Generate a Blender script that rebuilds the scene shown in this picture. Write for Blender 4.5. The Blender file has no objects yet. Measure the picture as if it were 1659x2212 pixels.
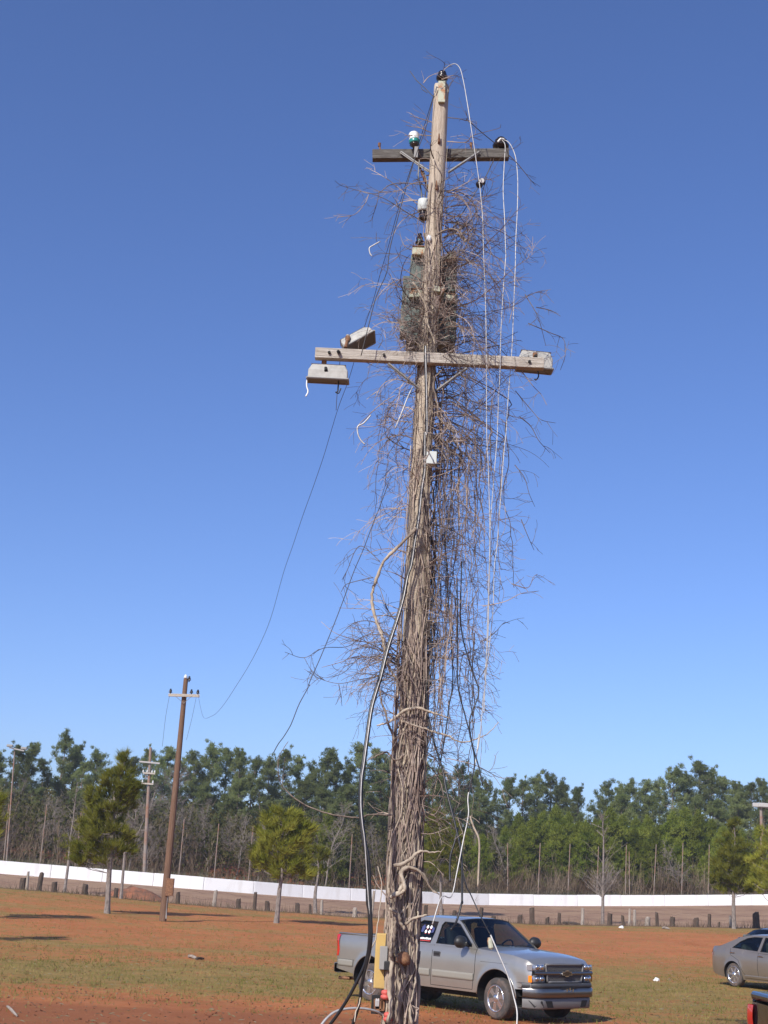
import bpy, math, random
import numpy as np
from mathutils import Vector, Matrix
from mathutils.geometry import tessellate_polygon
from math import sin, cos, pi, radians, sqrt, atan2, exp

random.seed(7)
rng = np.random.default_rng(11)
SC = bpy.context.scene
COL = SC.collection

# ------------------------------------------------------------------ camera
EYE = 2.25
FPX = 2900.0                       # focal length in units of a 1659 x 2212 picture
PITCH, ROLL = radians(15.59), radians(3.0)
CX, CY = 829.5, 1106.0
CAM = Vector((0, 0, EYE))
F = Vector((0, cos(PITCH), sin(PITCH)))
R0 = Vector((1, 0, 0)); U0 = Vector((0, -sin(PITCH), cos(PITCH)))
R_ = R0 * cos(ROLL) + U0 * sin(ROLL)
U_ = -R0 * sin(ROLL) + U0 * cos(ROLL)
cd = bpy.data.cameras.new('camera'); cam = bpy.data.objects.new('camera', cd); COL.objects.link(cam)
cd.sensor_fit = 'VERTICAL'; cd.sensor_height = 36.0; cd.lens = 36.0 * FPX / 2212.0
cd.clip_start = 0.1; cd.clip_end = 6000
m = Matrix.Identity(4)
for i in range(3):
    m[i][0] = R_[i]; m[i][1] = U_[i]; m[i][2] = -F[i]; m[i][3] = CAM[i]
cam.matrix_world = m
SC.camera = cam

# ------------------------------------------------------------------ light
SUN_EL, SUN_BEHIND = radians(37), radians(60)
to_sun = Vector((-cos(SUN_BEHIND) * cos(SUN_EL), -sin(SUN_BEHIND) * cos(SUN_EL), sin(SUN_EL)))
W = bpy.data.worlds.new('World'); SC.world = W; W.use_nodes = True
nt = W.node_tree; nt.nodes.clear()
sky = nt.nodes.new('ShaderNodeTexSky'); sky.sky_type = 'NISHITA'; sky.sun_disc = False
sky.sun_elevation = SUN_EL; sky.sun_rotation = atan2(to_sun.x, to_sun.y)
sky.altitude = 1200; sky.air_density = 1.0; sky.dust_density = 3.2; sky.ozone_density = 5.0
hs = nt.nodes.new('ShaderNodeHueSaturation'); hs.inputs['Saturation'].default_value = 1.06; hs.inputs['Hue'].default_value = .504
vm = nt.nodes.new('ShaderNodeVectorMath'); vm.operation = 'MULTIPLY'; vm.inputs[1].default_value = (.98, .97, 1.12)
bg = nt.nodes.new('ShaderNodeBackground'); bg.inputs[1].default_value = 0.138
out = nt.nodes.new('ShaderNodeOutputWorld')
nt.links.new(sky.outputs[0], hs.inputs['Color']); nt.links.new(hs.outputs[0], vm.inputs[0]); nt.links.new(vm.outputs[0], bg.inputs[0]); nt.links.new(bg.outputs[0], out.inputs[0])
sl = bpy.data.lights.new('sun', 'SUN'); sl.energy = 4.7; sl.angle = radians(0.5); sl.color = (1, .95, .87)
so = bpy.data.objects.new('sun', sl); COL.objects.link(so)
so.rotation_euler = to_sun.to_track_quat('Z', 'Y').to_euler(); so.location = (-20, -10, 30)
SC.view_settings.view_transform = 'Standard'; SC.view_settings.look = 'None'
SC.view_settings.exposure = 0.16; SC.view_settings.gamma = 1.0; SC.view_settings.use_curve_mapping = False

# ------------------------------------------------------------------ helpers
def ray(px, py):
    return (F * FPX + R_ * (px - CX) - U_ * (py - CY)).normalized()
def at_y(px, py, Y):
    d = ray(px, py); return CAM + d * (Y / d.y)
def at_range(px, py, D):
    d = ray(px, py); return CAM + d * (D / sqrt(d.x * d.x + d.y * d.y))
def hor(px):                        # y of the horizon in the picture
    return 1915 + (px - CX) * 0.0524
def theta_of(px):
    d = ray(px, hor(px)); return atan2(d.x, d.y)
def px_of(p):
    q = Vector(p) - CAM; k = q.dot(F)
    return CX + FPX * q.dot(R_) / k, CY - FPX * q.dot(U_) / k

def tag(o, label=None, cat=None, group=None, kind=None):
    if label: o['label'] = label
    if cat: o['category'] = cat
    if group: o['group'] = group
    if kind: o['kind'] = kind
    return o
def empty(name, loc=(0, 0, 0), rz=0):
    o = bpy.data.objects.new(name, None); COL.objects.link(o)
    o.location = loc; o.rotation_euler = (0, 0, rz); o.empty_display_size = .2
    return o
KIDS = {}
def link(name, me, parent=None):
    o = bpy.data.objects.new(name, me); COL.objects.link(o)
    if parent is not None:
        o.parent = parent; KIDS.setdefault(parent.name, []).append(o)
    return o
def copy_tree(o, parent=None):
    c = o.copy(); COL.objects.link(c)
    if parent is not None:
        c.parent = parent; KIDS.setdefault(parent.name, []).append(c)
    for k in list(KIDS.get(o.name, [])):
        copy_tree(k, c)
    return c
def origin_of(o):
    while o.parent is not None: o = o.parent
    return Vector(o.location)

class MB:
    def __init__(s): s.v = []; s.f = []
    def add(s, vs, fs):
        b = len(s.v); s.v += [tuple(v) for v in vs]; s.f += [tuple(b + i for i in f) for f in fs]
    def box(s, c, d, rot=None):
        c = Vector(c); h = [x / 2 for x in d]
        vs = []
        for z in (-1, 1):
            for y in (-1, 1):
                for x in (-1, 1):
                    p = Vector((x * h[0], y * h[1], z * h[2]))
                    if rot is not None: p = rot @ p
                    vs.append(c + p)
        s.add(vs, [(0, 2, 3, 1), (4, 5, 7, 6), (0, 1, 5, 4), (2, 6, 7, 3), (0, 4, 6, 2), (1, 3, 7, 5)])
    def bar(s, a, b, w, h, upv=(0, 0, 1)):     # box from a to b
        a = Vector(a); b = Vector(b); x = (b - a); L = x.length; x.normalize()
        y = Vector(upv).cross(x)
        if y.length < 1e-4: y = Vector((0, 1, 0)).cross(x)
        y.normalize(); z = x.cross(y)
        s.box((a + b) / 2, (L, w, h), Matrix((x, y, z)).transposed())
    def tube(s, pts, rad, n=6, cap=True, jag=0.0):
        pts = [Vector(p) for p in pts]; k = len(pts)
        if not hasattr(rad, '__len__'): rad = [rad] * k
        b = len(s.v); prev = None
        for i, p in enumerate(pts):
            t = (pts[min(i + 1, k - 1)] - pts[max(i - 1, 0)])
            if t.length < 1e-7: t = Vector((0, 0, 1))
            t.normalize()
            if prev is None:
                a = t.orthogonal().normalized()
            else:
                a = prev - t * prev.dot(t)
                a = a.normalized() if a.length > 1e-5 else t.orthogonal().normalized()
            prev = a; c = t.cross(a)
            for j in range(n):
                q = 2 * pi * j / n; r = rad[i] * (1 + (random.uniform(-jag, jag) if jag else 0))
                v = p + a * (cos(q) * r) + c * (sin(q) * r)
                s.v.append((v.x, v.y, v.z))
        for i in range(k - 1):
            for j in range(n):
                j2 = (j + 1) % n
                s.f.append((b + i * n + j, b + i * n + j2, b + (i + 1) * n + j2, b + (i + 1) * n + j))
        if cap:
            s.f.append(tuple(b + j for j in reversed(range(n))))
            s.f.append(tuple(b + (k - 1) * n + j for j in range(n)))
    def lathe(s, base, axis, prof, n=16, jag=0):        # prof: (r, h)
        axis = Vector(axis).normalized(); base = Vector(base)
        a = axis.orthogonal().normalized(); c = axis.cross(a); b = len(s.v)
        for r, h in prof:
            for j in range(n):
                q = 2 * pi * j / n
                v = base + axis * h + (a * cos(q) + c * sin(q)) * max(r, 1e-4)
                s.v.append((v.x, v.y, v.z))
        for i in range(len(prof) - 1):
            for j in range(n):
                j2 = (j + 1) % n
                s.f.append((b + i * n + j, b + i * n + j2, b + (i + 1) * n + j2, b + (i + 1) * n + j))
        s.f.append(tuple(b + j for j in reversed(range(n))))
        s.f.append(tuple(b + (len(prof) - 1) * n + j for j in range(n)))
    def grid(s, rows, flip=False):                # rows of points
        b = len(s.v); n = len(rows[0])
        for r in rows: s.v += [tuple(p) for p in r]
        for i in range(len(rows) - 1):
            for j in range(n - 1):
                q = (b + i * n + j, b + i * n + j + 1, b + (i + 1) * n + j + 1, b + (i + 1) * n + j)
                s.f.append(q[::-1] if flip else q)
    def poly(s, loops, fn):                       # flat polygon with holes, fn maps (u,v)->3D
        tri = tessellate_polygon([[Vector((p[0], p[1], 0)) for p in l] for l in loops])
        pts = [p for l in loops for p in l]; b = len(s.v)
        s.v += [tuple(fn(*p)) for p in pts]
        s.f += [tuple(b + i for i in t) for t in tri]
    def prism(s, poly, fn, depth):                # fn(u,v,w)
        n = len(poly); b = len(s.v)
        s.v += [tuple(fn(u, v, 0)) for u, v in poly] + [tuple(fn(u, v, depth)) for u, v in poly]
        tri = tessellate_polygon([[Vector((p[0], p[1], 0)) for p in poly]])
        for t in tri:
            s.f.append(tuple(b + i for i in t)); s.f.append(tuple(b + n + i for i in reversed(t)))
        for i in range(n):
            j = (i + 1) % n; s.f.append((b + i, b + j, b + n + j, b + n + i))
    def build(s, name, mat, parent=None, world=False, smooth=False, bevel=0, kind=None, solid=0):
        v = s.v
        if world and parent is not None:
            o0 = origin_of(parent); v = [(p[0] - o0.x, p[1] - o0.y, p[2] - o0.z) for p in v]
        me = bpy.data.meshes.new(name); me.from_pydata(v, [], s.f); me.update()
        if mat is not None: me.materials.append(mat)
        if smooth: me.polygons.foreach_set('use_smooth', [True] * len(me.polygons))
        o = link(name, me, parent)
        if solid:
            md = o.modifiers.new('s', 'SOLIDIFY'); md.thickness = solid
        if bevel:
            md = o.modifiers.new('b', 'BEVEL'); md.width = bevel; md.segments = 2; md.limit_method = 'ANGLE'
        if kind: o['kind'] = kind
        return o

def tri_mesh(name, V, mat, parent=None, kind=None):     # V (n,3,3) triangles, numpy
    n = len(V); me = bpy.data.meshes.new(name)
    me.vertices.add(n * 3); me.loops.add(n * 3); me.polygons.add(n)
    me.vertices.foreach_set('co', V.reshape(-1).astype(np.float32))
    me.loops.foreach_set('vertex_index', np.arange(n * 3, dtype=np.int32))
    me.polygons.foreach_set('loop_start', np.arange(0, n * 3, 3, dtype=np.int32))
    me.update(calc_edges=True)
    me.materials.append(mat)
    o = link(name, me, parent)
    if kind: o['kind'] = kind
    return o

def noise1(seed):                                # smooth 1D wander
    r = random.Random(seed); ph = [(r.uniform(.3, 3), r.uniform(0, 6.28), r.uniform(.3, 1)) for _ in range(5)]
    return lambda t: sum(a * sin(f * t + p) / f ** .5 for f, p, a in ph) / 2.2

def catmull(pts, k=6):
    P = [Vector(p) for p in pts]; P = [P[0] * 2 - P[1]] + P + [P[-1] * 2 - P[-2]]
    o = []
    for i in range(1, len(P) - 2):
        a, b, c, d = P[i - 1], P[i], P[i + 1], P[i + 2]
        for j in range(k):
            t = j / k
            o.append(.5 * ((2 * b) + (c - a) * t + (2 * a - 5 * b + 4 * c - d) * t * t + (-a + 3 * b - 3 * c + d) * t ** 3))
    o.append(P[-2]); return o

def lerp_tab(tab, x):
    if x <= tab[0][0]: return tab[0][1]
    for (a, b), (c, d) in zip(tab, tab[1:]):
        if x <= c: return b + (d - b) * (x - a) / (c - a)
    return tab[-1][1]
def sm(a, b, x):
    t = min(1, max(0, (x - a) / (b - a))); return t * t * (3 - 2 * t)

# ------------------------------------------------------------------ materials
def mat(name, col, rough=.8, metal=0, noise=None, bump=None, spec=None, coat=0, alpha=None, coords='Object'):
    """noise: (colour2, scale, (sx,sy,sz), lo, hi); bump: (scale, strength, (sx,sy,sz))"""
    M = bpy.data.materials.new(name); M.use_nodes = True; N = M.node_tree.nodes; L = M.node_tree.links
    b = N['Principled BSDF']
    b.inputs['Base Color'].default_value = (*col, 1); b.inputs['Roughness'].default_value = rough
    b.inputs['Metallic'].default_value = metal
    if spec is not None: b.inputs['Specular IOR Level'].default_value = spec
    if coat: b.inputs['Coat Weight'].default_value = coat; b.inputs['Coat Roughness'].default_value = .05
    tc = N.new('ShaderNodeTexCoord')
    def tex(scale, st, detail=6):
        mp = N.new('ShaderNodeMapping'); mp.inputs['Scale'].default_value = st
        L.new(tc.outputs[coords], mp.inputs[0])
        t = N.new('ShaderNodeTexNoise'); t.inputs['Scale'].default_value = scale; t.inputs['Detail'].default_value = detail
        t.inputs['Roughness'].default_value = .65
        L.new(mp.outputs[0], t.inputs['Vector']); return t
    prev = None
    for nz in (noise or []):
        c2, sc, st, lo, hi = nz
        t = tex(sc, st); mr = N.new('ShaderNodeMapRange'); mr.inputs[1].default_value = lo; mr.inputs[2].default_value = hi
        L.new(t.outputs['Fac'], mr.inputs[0])
        mx = N.new('ShaderNodeMix'); mx.data_type = 'RGBA'
        if prev is None: mx.inputs[6].default_value = (*col, 1)
        else: L.new(prev, mx.inputs[6])
        mx.inputs[7].default_value = (*c2, 1); L.new(mr.outputs[0], mx.inputs[0]); prev = mx.outputs[2]
    if prev is not None: L.new(prev, b.inputs['Base Color'])
    if bump:
        t = tex(bump[0], bump[2]); bp = N.new('ShaderNodeBump'); bp.inputs['Strength'].default_value = bump[1]
        bp.inputs['Distance'].default_value = bump[3] if len(bump) > 3 else .02
        L.new(t.outputs['Fac'], bp.inputs['Height']); L.new(bp.outputs[0], b.inputs['Normal'])
    return M
def leafmat(name, col, col2, sc=1.2, trans=.35):
    M = bpy.data.materials.new(name); M.use_nodes = True; N = M.node_tree.nodes; L = M.node_tree.links
    N.clear(); o = N.new('ShaderNodeOutputMaterial'); d = N.new('ShaderNodeBsdfDiffuse'); t = N.new('ShaderNodeBsdfTranslucent')
    mx = N.new('ShaderNodeMixShader'); mx.inputs[0].default_value = trans
    tc = N.new('ShaderNodeTexCoord'); nz = N.new('ShaderNodeTexNoise'); nz.inputs['Scale'].default_value = sc; nz.inputs['Detail'].default_value = 4
    L.new(tc.outputs['Object'], nz.inputs['Vector'])
    mr = N.new('ShaderNodeMapRange'); mr.inputs[1].default_value = .35; mr.inputs[2].default_value = .65; L.new(nz.outputs['Fac'], mr.inputs[0])
    c = N.new('ShaderNodeMix'); c.data_type = 'RGBA'; c.inputs[6].default_value = (*col, 1); c.inputs[7].default_value = (*col2, 1)
    L.new(mr.outputs[0], c.inputs[0])
    oi = N.new('ShaderNodeObjectInfo'); hv = N.new('ShaderNodeHueSaturation')
    m1 = N.new('ShaderNodeMapRange'); m1.inputs[3].default_value = .68; m1.inputs[4].default_value = 1.3; L.new(oi.outputs['Random'], m1.inputs[0])
    L.new(m1.outputs[0], hv.inputs['Value']); L.new(c.outputs[2], hv.inputs['Color'])
    L.new(hv.outputs[0], d.inputs[0]); L.new(hv.outputs[0], t.inputs[0])
    L.new(d.outputs[0], mx.inputs[1]); L.new(t.outputs[0], mx.inputs[2]); L.new(mx.outputs[0], o.inputs[0])
    return M

M_POLE = mat('weathered_pole_wood', (.50, .42, .325), .9, noise=[((.36, .285, .21), 9, (6, 6, .55), .42, .68), ((.60, .52, .41), 5, (1, 1, .35), .5, .75), ((.07, .05, .04), 30, (4, 4, .22), .66, .74)], bump=(14, .9, (5, 5, .35), .03))
M_POLE2 = mat('brown_pole_wood', (.155, .085, .05), .85, noise=[((.10, .055, .03), 5, (5, 5, .3), .4, .7), ((.24, .155, .105), 3, (1, 1, .2), .55, .8)], bump=(14, .5, (5, 5, .35)))
M_ARMD = mat('dark_arm_wood', (.085, .075, .065), .9, noise=[((.17, .16, .14), 12, (.4, 6, 6), .45, .7)], bump=(16, .7, (.4, 6, 6)))
M_ARML = mat('grey_arm_wood', (.52, .47, .40), .9, noise=[((.30, .26, .21), 9, (.35, 6, 9), .42, .68), ((.06, .05, .04), 26, (.2, 4, 10), .6, .68)], bump=(16, .9, (.3, 6, 9)))
M_STEM = mat('vine_bark', (.44, .365, .275), .9, noise=[((.20, .155, .115), 4, (1, 1, .6), .42, .64), ((.60, .51, .39), 3, (1, 1, .5), .52, .7)], bump=(40, .6, (1, 1, .4)))
M_STEMD = mat('old_vine_bark', (.30, .235, .18), .95, noise=[((.10, .075, .06), 6, (1, 1, .6), .4, .65)], bump=(40, .6, (1, 1, .4)))
M_TWIG = mat('twig_bark', (.39, .305, .245), .85, noise=[((.15, .10, .08), 1.5, (1, 1, 1), .42, .6), ((.50, .42, .34), 2.3, (1, 1, 1), .56, .7)])
M_TWIGD = mat('dark_shade_twig_bark', (.10, .078, .068), .85, noise=[((.26, .21, .18), 1.8, (1, 1, 1), .5, .68)])  # dark bark tone, deepened in colour to stand for twigs in shadow
M_GALV = mat('galvanised_steel', (.27, .265, .25), .8, .0, noise=[((.26, .25, .23), 7, (1, 1, 1), .45, .7)])
M_RUST = mat('rusty_steel', (.16, .075, .04), .85, .2, noise=[((.30, .16, .08), 14, (1, 1, 1), .45, .65)])
M_BRACK = mat('pale_painted_bracket', (.42, .43, .32), .7, 0, noise=[((.34, .15, .06), 9, (1, 1, 1), .52, .62)])
M_CAB = mat('grey_green_enamel', (.105, .13, .115), .6, 0, noise=[((.075, .095, .085), 5, (1, 1, .4), .4, .7)])
M_BLACK = mat('black_rubber', (.018, .018, .018), .5)
M_BLACKC = mat('black_cable_sheath', (.012, .012, .013), .42)
M_PORC = mat('brown_black_porcelain', (.02, .014, .012), .18)
M_WHITEP = mat('white_porcelain', (.75, .76, .74), .25)
M_TEAL = mat('teal_glaze', (.02, .22, .20), .25)
M_CABLE = mat('pale_aluminium_cable', (.50, .49, .465), .5, .3, noise=[((.42, .40, .37), 12, (1, 1, 1), .45, .6)])
M_WIRE = mat('dark_wire', (.05, .045, .045), .6, .3)
M_BOXG = mat('pale_grey_box', (.50, .53, .50), .5)
M_FLOOD = mat('grey_cast_housing', (.40, .39, .355), .6, .15, noise=[((.28, .27, .24), 8, (1, 1, 1), .4, .7)])
M_FLOODG = mat('flood_lens', (.12, .12, .12), .5)
M_YELLOW = mat('yellow_plastic', (.50, .335, .105), .65, noise=[((.42, .29, .10), 3, (1, 1, 1), .4, .7), ((.40, .24, .08), 45, (1, 1, 1), .62, .68)])
M_RED = mat('faded_red_plastic', (.55, .10, .08), .6)
M_CLAY_R = (.41, .125, .052)

# cars
def paint(name, col, metal=.55, rough=.32):
    return mat(name, col, rough, metal, coat=.7, noise=[(tuple(c * .93 for c in col), 3, (1, 1, 1), .4, .7)])
M_PEWTER = paint('pewter_paint', (.365, .35, .315), .62, .28)
M_TAN = paint('beige_paint', (.26, .222, .185))
M_BLKP = paint('black_paint', (.012, .013, .018), .2, .2)
M_NAVY = paint('dark_maroon_paint', (.03, .012, .02), .3, .25)
M_TRIM = mat('dark_grey_trim', (.045, .045, .047), .5)
M_CLAD = mat('grey_valance', (.16, .155, .15), .5, .2)
M_CHROME = mat('chrome', (.60, .60, .62), .16, 1)
M_BUMP = mat('shade_toned_bumper_chrome', (.20, .195, .19), .24, .9)  # chrome darkened in its colour to stand for shade and reflected ground
M_ALLOY = mat('alloy', (.62, .62, .64), .22, .9)
M_TYRE = mat('tyre', (.055, .05, .047), .85, noise=[((.15, .10, .075), 4, (1, 1, 1), .45, .7)])
M_INT = mat('cloth_interior', (.075, .075, .08), .9)
M_DASH = mat('dash_plastic', (.10, .11, .10), .6)
M_SEAT = mat('dark_cloth_seat', (.04, .042, .05), .9)
M_LAMPR = mat('red_lamp', (.5, .012, .01), .12, coat=1)
M_LAMPD = mat('dark_red_lamp', (.28, .01, .012), .15, coat=1)
M_AMBER = mat('amber_lamp', (.85, .22, .01), .15, coat=1)
M_LAMPC = mat('clear_lamp', (.42, .44, .47), .10, .6)
M_DARK = mat('near_black', (.01, .01, .01), .8)
M_GOLD = mat('dark_gold', (.10, .075, .05), .3, .7)
M_MOULD = mat('moulding_beige', (.235, .222, .185), .5)
M_STICKW = mat('white_decal', (.8, .8, .8), .5)
M_STICKB = mat('blue_decal', (.05, .06, .16), .5)
M_STICKR = mat('red_decal', (.5, .06, .05), .5)
def glass(name, tint, a, rough=.02):
    M = bpy.data.materials.new(name); M.use_nodes = True; N = M.node_tree.nodes; L = M.node_tree.links; N.clear()
    o = N.new('ShaderNodeOutputMaterial'); g = N.new('ShaderNodeBsdfGlossy'); g.inputs['Roughness'].default_value = rough
    t = N.new('ShaderNodeBsdfTransparent'); t.inputs[0].default_value = (*tint, 1)
    fr = N.new('ShaderNodeFresnel'); fr.inputs[0].default_value = a
    mx = N.new('ShaderNodeMixShader'); L.new(fr.outputs[0], mx.inputs[0]); L.new(t.outputs[0], mx.inputs[1]); L.new(g.outputs[0], mx.inputs[2]); L.new(mx.outputs[0], o.inputs[0])
    return M
M_GLASS = glass('window_glass', (.40, .46, .43), 1.5)
M_GLASSD = glass('tinted_glass', (.22, .25, .27), 1.5)

# plants
M_PINE = leafmat('pine_needles_dark', (.165, .205, .075), (.270, .300, .120), .45, .5)
M_PINEY = leafmat('pine_needles_young', (.135, .180, .026), (.265, .285, .055), .35, .5)
M_PINEF = leafmat('pine_needles_field', (.160, .180, .020), (.34, .33, .060), 1.6, .45)
M_BARK = mat('pine_bark', (.20, .155, .12), .95, noise=[((.10, .075, .06), 8, (1, 1, .5), .4, .7)], bump=(20, .6, (1, 1, .4)))
M_BARKF = mat('grey_bark', (.24, .20, .175), .95, noise=[((.12, .10, .085), 10, (1, 1, .4), .42, .66)], bump=(20, .7, (1, 1, .4)))
M_BARE = mat('bare_grey_bark', (.215, .18, .15), .95, noise=[((.15, .125, .11), 1, (1, 1, 1), .4, .7)])
M_BRUSH = leafmat('brush_brown', (.125, .085, .055), (.215, .165, .115), .25, .2)
M_BRUSHG = leafmat('brush_olive', (.08, .095, .028), (.17, .145, .06), .2, .35)
M_DRY = leafmat('dry_grass', (.32, .29, .20), (.20, .22, .12), .5, .3)
M_GRASS = leafmat('field_grass', (.115, .125, .028), (.25, .20, .075), .35, .3)
M_POST = mat('post_wood', (.075, .048, .034), .95, noise=[((.15, .11, .08), 6, (1, 1, .4), .5, .75), ((.03, .04, .03), 9, (2, 2, .4), .5, .7)], bump=(20, .8, (1, 1, .3)))
M_POSTL = mat('pale_post_wood', (.33, .28, .23), .95, noise=[((.16, .12, .09), 6, (1, 1, .4), .45, .7)], bump=(20, .8, (1, 1, .3)))
M_WALL = mat('white_wall_paint', (.80, .80, .79), .75, noise=[((.66, .64, .61), 2.2, (3, 1, .25), .52, .8), ((.60, .50, .42), 5, (3, 1, 1.5), .66, .8)])
M_THIN = mat('thin_pole', (.23, .19, .16), .8, noise=[((.24, .12, .07), .5, (1, 1, 1.5), .45, .6)])
M_WHITEPOST = mat('white_lamp', (.40, .385, .36), .5)

def ground_mat():
    M = bpy.data.materials.new('clay_and_grass'); M.use_nodes = True; N = M.node_tree.nodes; L = M.node_tree.links
    b = N['Principled BSDF']; b.inputs['Roughness'].default_value = .95; b.inputs['Specular IOR Level'].default_value = .15
    g = N.new('ShaderNodeNewGeometry')
    def tex(scale, st, det=6, rough=.6, off=(0, 0, 0)):
        mp = N.new('ShaderNodeMapping'); mp.inputs['Scale'].default_value = st; mp.inputs['Location'].default_value = off
        L.new(g.outputs['Position'], mp.inputs[0]); t = N.new('ShaderNodeTexNoise'); t.inputs['Scale'].default_value = scale
        t.inputs['Detail'].default_value = det; t.inputs['Roughness'].default_value = rough; L.new(mp.outputs[0], t.inputs['Vector']); return t.outputs['Fac']
    def rng_(x, lo, hi, a=0, c=1):
        r = N.new('ShaderNodeMapRange'); r.inputs[1].default_value = lo; r.inputs[2].default_value = hi; r.inputs[3].default_value = a; r.inputs[4].default_value = c
        L.new(x, r.inputs[0]); return r.outputs[0]
    def mix(f, A, B):
        x = N.new('ShaderNodeMix'); x.data_type = 'RGBA'; L.new(f, x.inputs[0])
        for i, q in ((6, A), (7, B)):
            if isinstance(q, tuple): x.inputs[i].default_value = (*q, 1)
            else: L.new(q, x.inputs[i])
        return x.outputs[2]
    def mth(op, A, B):
        x = N.new('ShaderNodeMath'); x.operation = op
        for i, q in enumerate((A, B)):
            if isinstance(q, (int, float)): x.inputs[i].default_value = q
            else: L.new(q, x.inputs[i])
        return x.outputs[0]
    clay = mix(rng_(tex(.35, (1, .6, 1)), .35, .7), (.44, .152, .052), (.33, .108, .036))
    clay = mix(rng_(tex(3.5, (1, 1, 1), 9, .75), .45, .75), clay, (.48, .21, .10))
    clay = mix(rng_(tex(30, (1, 1, 1), 4, .8), .58, .72), clay, (.20, .07, .035))
    at3 = N.new('ShaderNodeAttribute'); at3.attribute_name = 'damp'
    clay = mix(rng_(mth('ADD', at3.outputs['Fac'], rng_(tex(.5, (.5, 1, 1), 6, .7), .3, .7, -.3, .3)), .3, .8, 0, .75), clay, (.235, .082, .036))
    grass = mix(rng_(tex(1.2, (1, 1, 1), 8, .7), .38, .66), (.205, .155, .042), (.33, .215, .078))
    grass = mix(rng_(tex(14, (1, 1, 1), 8, .8), .5, .68), grass, (.10, .105, .025))
    # grass grows in long bands across the field
    att = N.new('ShaderNodeAttribute'); att.attribute_name = 'grass'
    f = mth('ADD', att.outputs['Fac'], rng_(tex(.16, (.45, 1.3, 1), 5, .6), .3, .7, -.40, .40))
    f = mth('ADD', f, rng_(tex(1.7, (.5, 1.2, 1), 7, .75), .3, .7, -.55, .55))
    f = mth('ADD', f, rng_(tex(7, (1, 1, 1), 8, .8), .3, .7, -.45, .45))
    f = rng_(f, .22, .80, .04, .93)
    col = mix(f, clay, grass)
    at2 = N.new('ShaderNodeAttribute'); at2.attribute_name = 'soil'
    col = mix(rng_(mth('ADD', at2.outputs['Fac'], rng_(tex(1.1, (.6, 1, 1), 6, .7), .3, .7, -.35, .35)), .42, .62, 0, .9), col, (.135, .075, .042))
    L.new(col, b.inputs['Base Color'])
    bp = N.new('ShaderNodeBump'); bp.inputs['Strength'].default_value = .8; bp.inputs['Distance'].default_value = .05
    L.new(tex(9, (1, 1, 1), 10, .75), bp.inputs['Height']); L.new(bp.outputs[0], b.inputs['Normal'])
    return M
M_GROUND = ground_mat()
M_TRACK = mat('track_clay', (.31, .20, .125), .95, noise=[((.22, .13, .085), .25, (1, 1, 1), .42, .66), ((.37, .24, .155), 1.6, (1, 1, 1), .5, .8)], spec=.15)
M_BANK = mat('bank_soil', (.13, .085, .05), .95, noise=[((.36, .12, .055), .09, (1, 1, 1), .46, .56), ((.09, .085, .035), .6, (1, 1, 1), .5, .7)], spec=.1)

# ------------------------------------------------------------------ terrain
FENCE_Y = [(-200, 1912), (0, 1917), (60, 1922), (190, 1932), (260, 1939), (390, 1952), (470, 1958), (555, 1966), (645, 1971), (765, 1981), (900, 1984), (1040, 1988), (1150, 1996), (1400, 2000), (1659, 2005), (1850, 2008)]
FENCE_R = [(-200, 88), (0, 88), (500, 86), (765, 86), (1100, 90), (1659, 98), (1850, 100)]
WALL_Y = [(-200, 1873), (0, 1887), (250, 1907), (500, 1927), (700, 1942), (830, 1949), (1044, 1955), (1200, 1957), (1400, 1957), (1659, 1955), (1850, 1951)]
WALL_R = [(-200, 110), (0, 112), (500, 113), (830, 120), (1044, 127), (1400, 134), (1659, 139), (1850, 142)]
_tp = [(theta_of(x), x) for x in range(-300, 1961, 20)]
def px_theta(th): return lerp_tab(_tp, th)
def slope(px, py):
    d = ray(px, py); return d.z / sqrt(d.x * d.x + d.y * d.y)
def edge(th):
    a = abs(th); k = sm(.4, 2.6, a)
    px = px_theta(th)
    rf = lerp_tab(FENCE_R, px); zf = EYE + slope(px, lerp_tab(FENCE_Y, px)) * rf
    rw = lerp_tab(WALL_R, px); zw = EYE + slope(px, lerp_tab(WALL_Y, px)) * rw
    return rf * (1 - k) + 95 * k, zf * (1 - k) + .4 * k, rw * (1 - k) + 130 * k, zw * (1 - k) + 1.6 * k
_edge_cache = {}
def edge_c(th):
    q = round(th, 4)
    if q not in _edge_cache: _edge_cache[q] = edge(q)
    return _edge_cache[q]
def height(x, y):
    R = sqrt(x * x + y * y); th = atan2(x, y); rf, zf, rw, zw = edge_c(th)
    if R <= rf:
        und = .018 * sin(x * .9 + 1.3 * sin(y * .5)) * sin(y * .7 + .8) * sm(12, 20, R) * (1 - sm(70, 85, R))
        return zf * sm(42, rf, R) + und
    if R <= rw:
        s = (R - rf) / (rw - rf); return zf + (zw - zf) * s ** 1.6 - .28 * sin(pi * min(1, s * 1.7)) * (1 - s)
    s = R - rw
    return zw + 2.4 * sm(3, 16, s) + 1.0 * sm(16, 80, s) + 3 * sm(80, 600, s)
def ground_hit(px, py):
    d = ray(px, py); t = 5.0
    while t < 600:
        p = CAM + d * t
        if p.z < height(p.x, p.y): break
        t *= 1.01
    lo, hi = t / 1.01, t
    for _ in range(20):
        mid = (lo + hi) / 2; p = CAM + d * mid
        if p.z < height(p.x, p.y): hi = mid
        else: lo = mid
    p = CAM + d * hi; return Vector((p.x, p.y, height(p.x, p.y)))
def gpt(px, R):                                  # ground point at a picture column and range
    th = theta_of(px); x, y = R * sin(th), R * cos(th); return Vector((x, y, height(x, y)))

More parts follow.
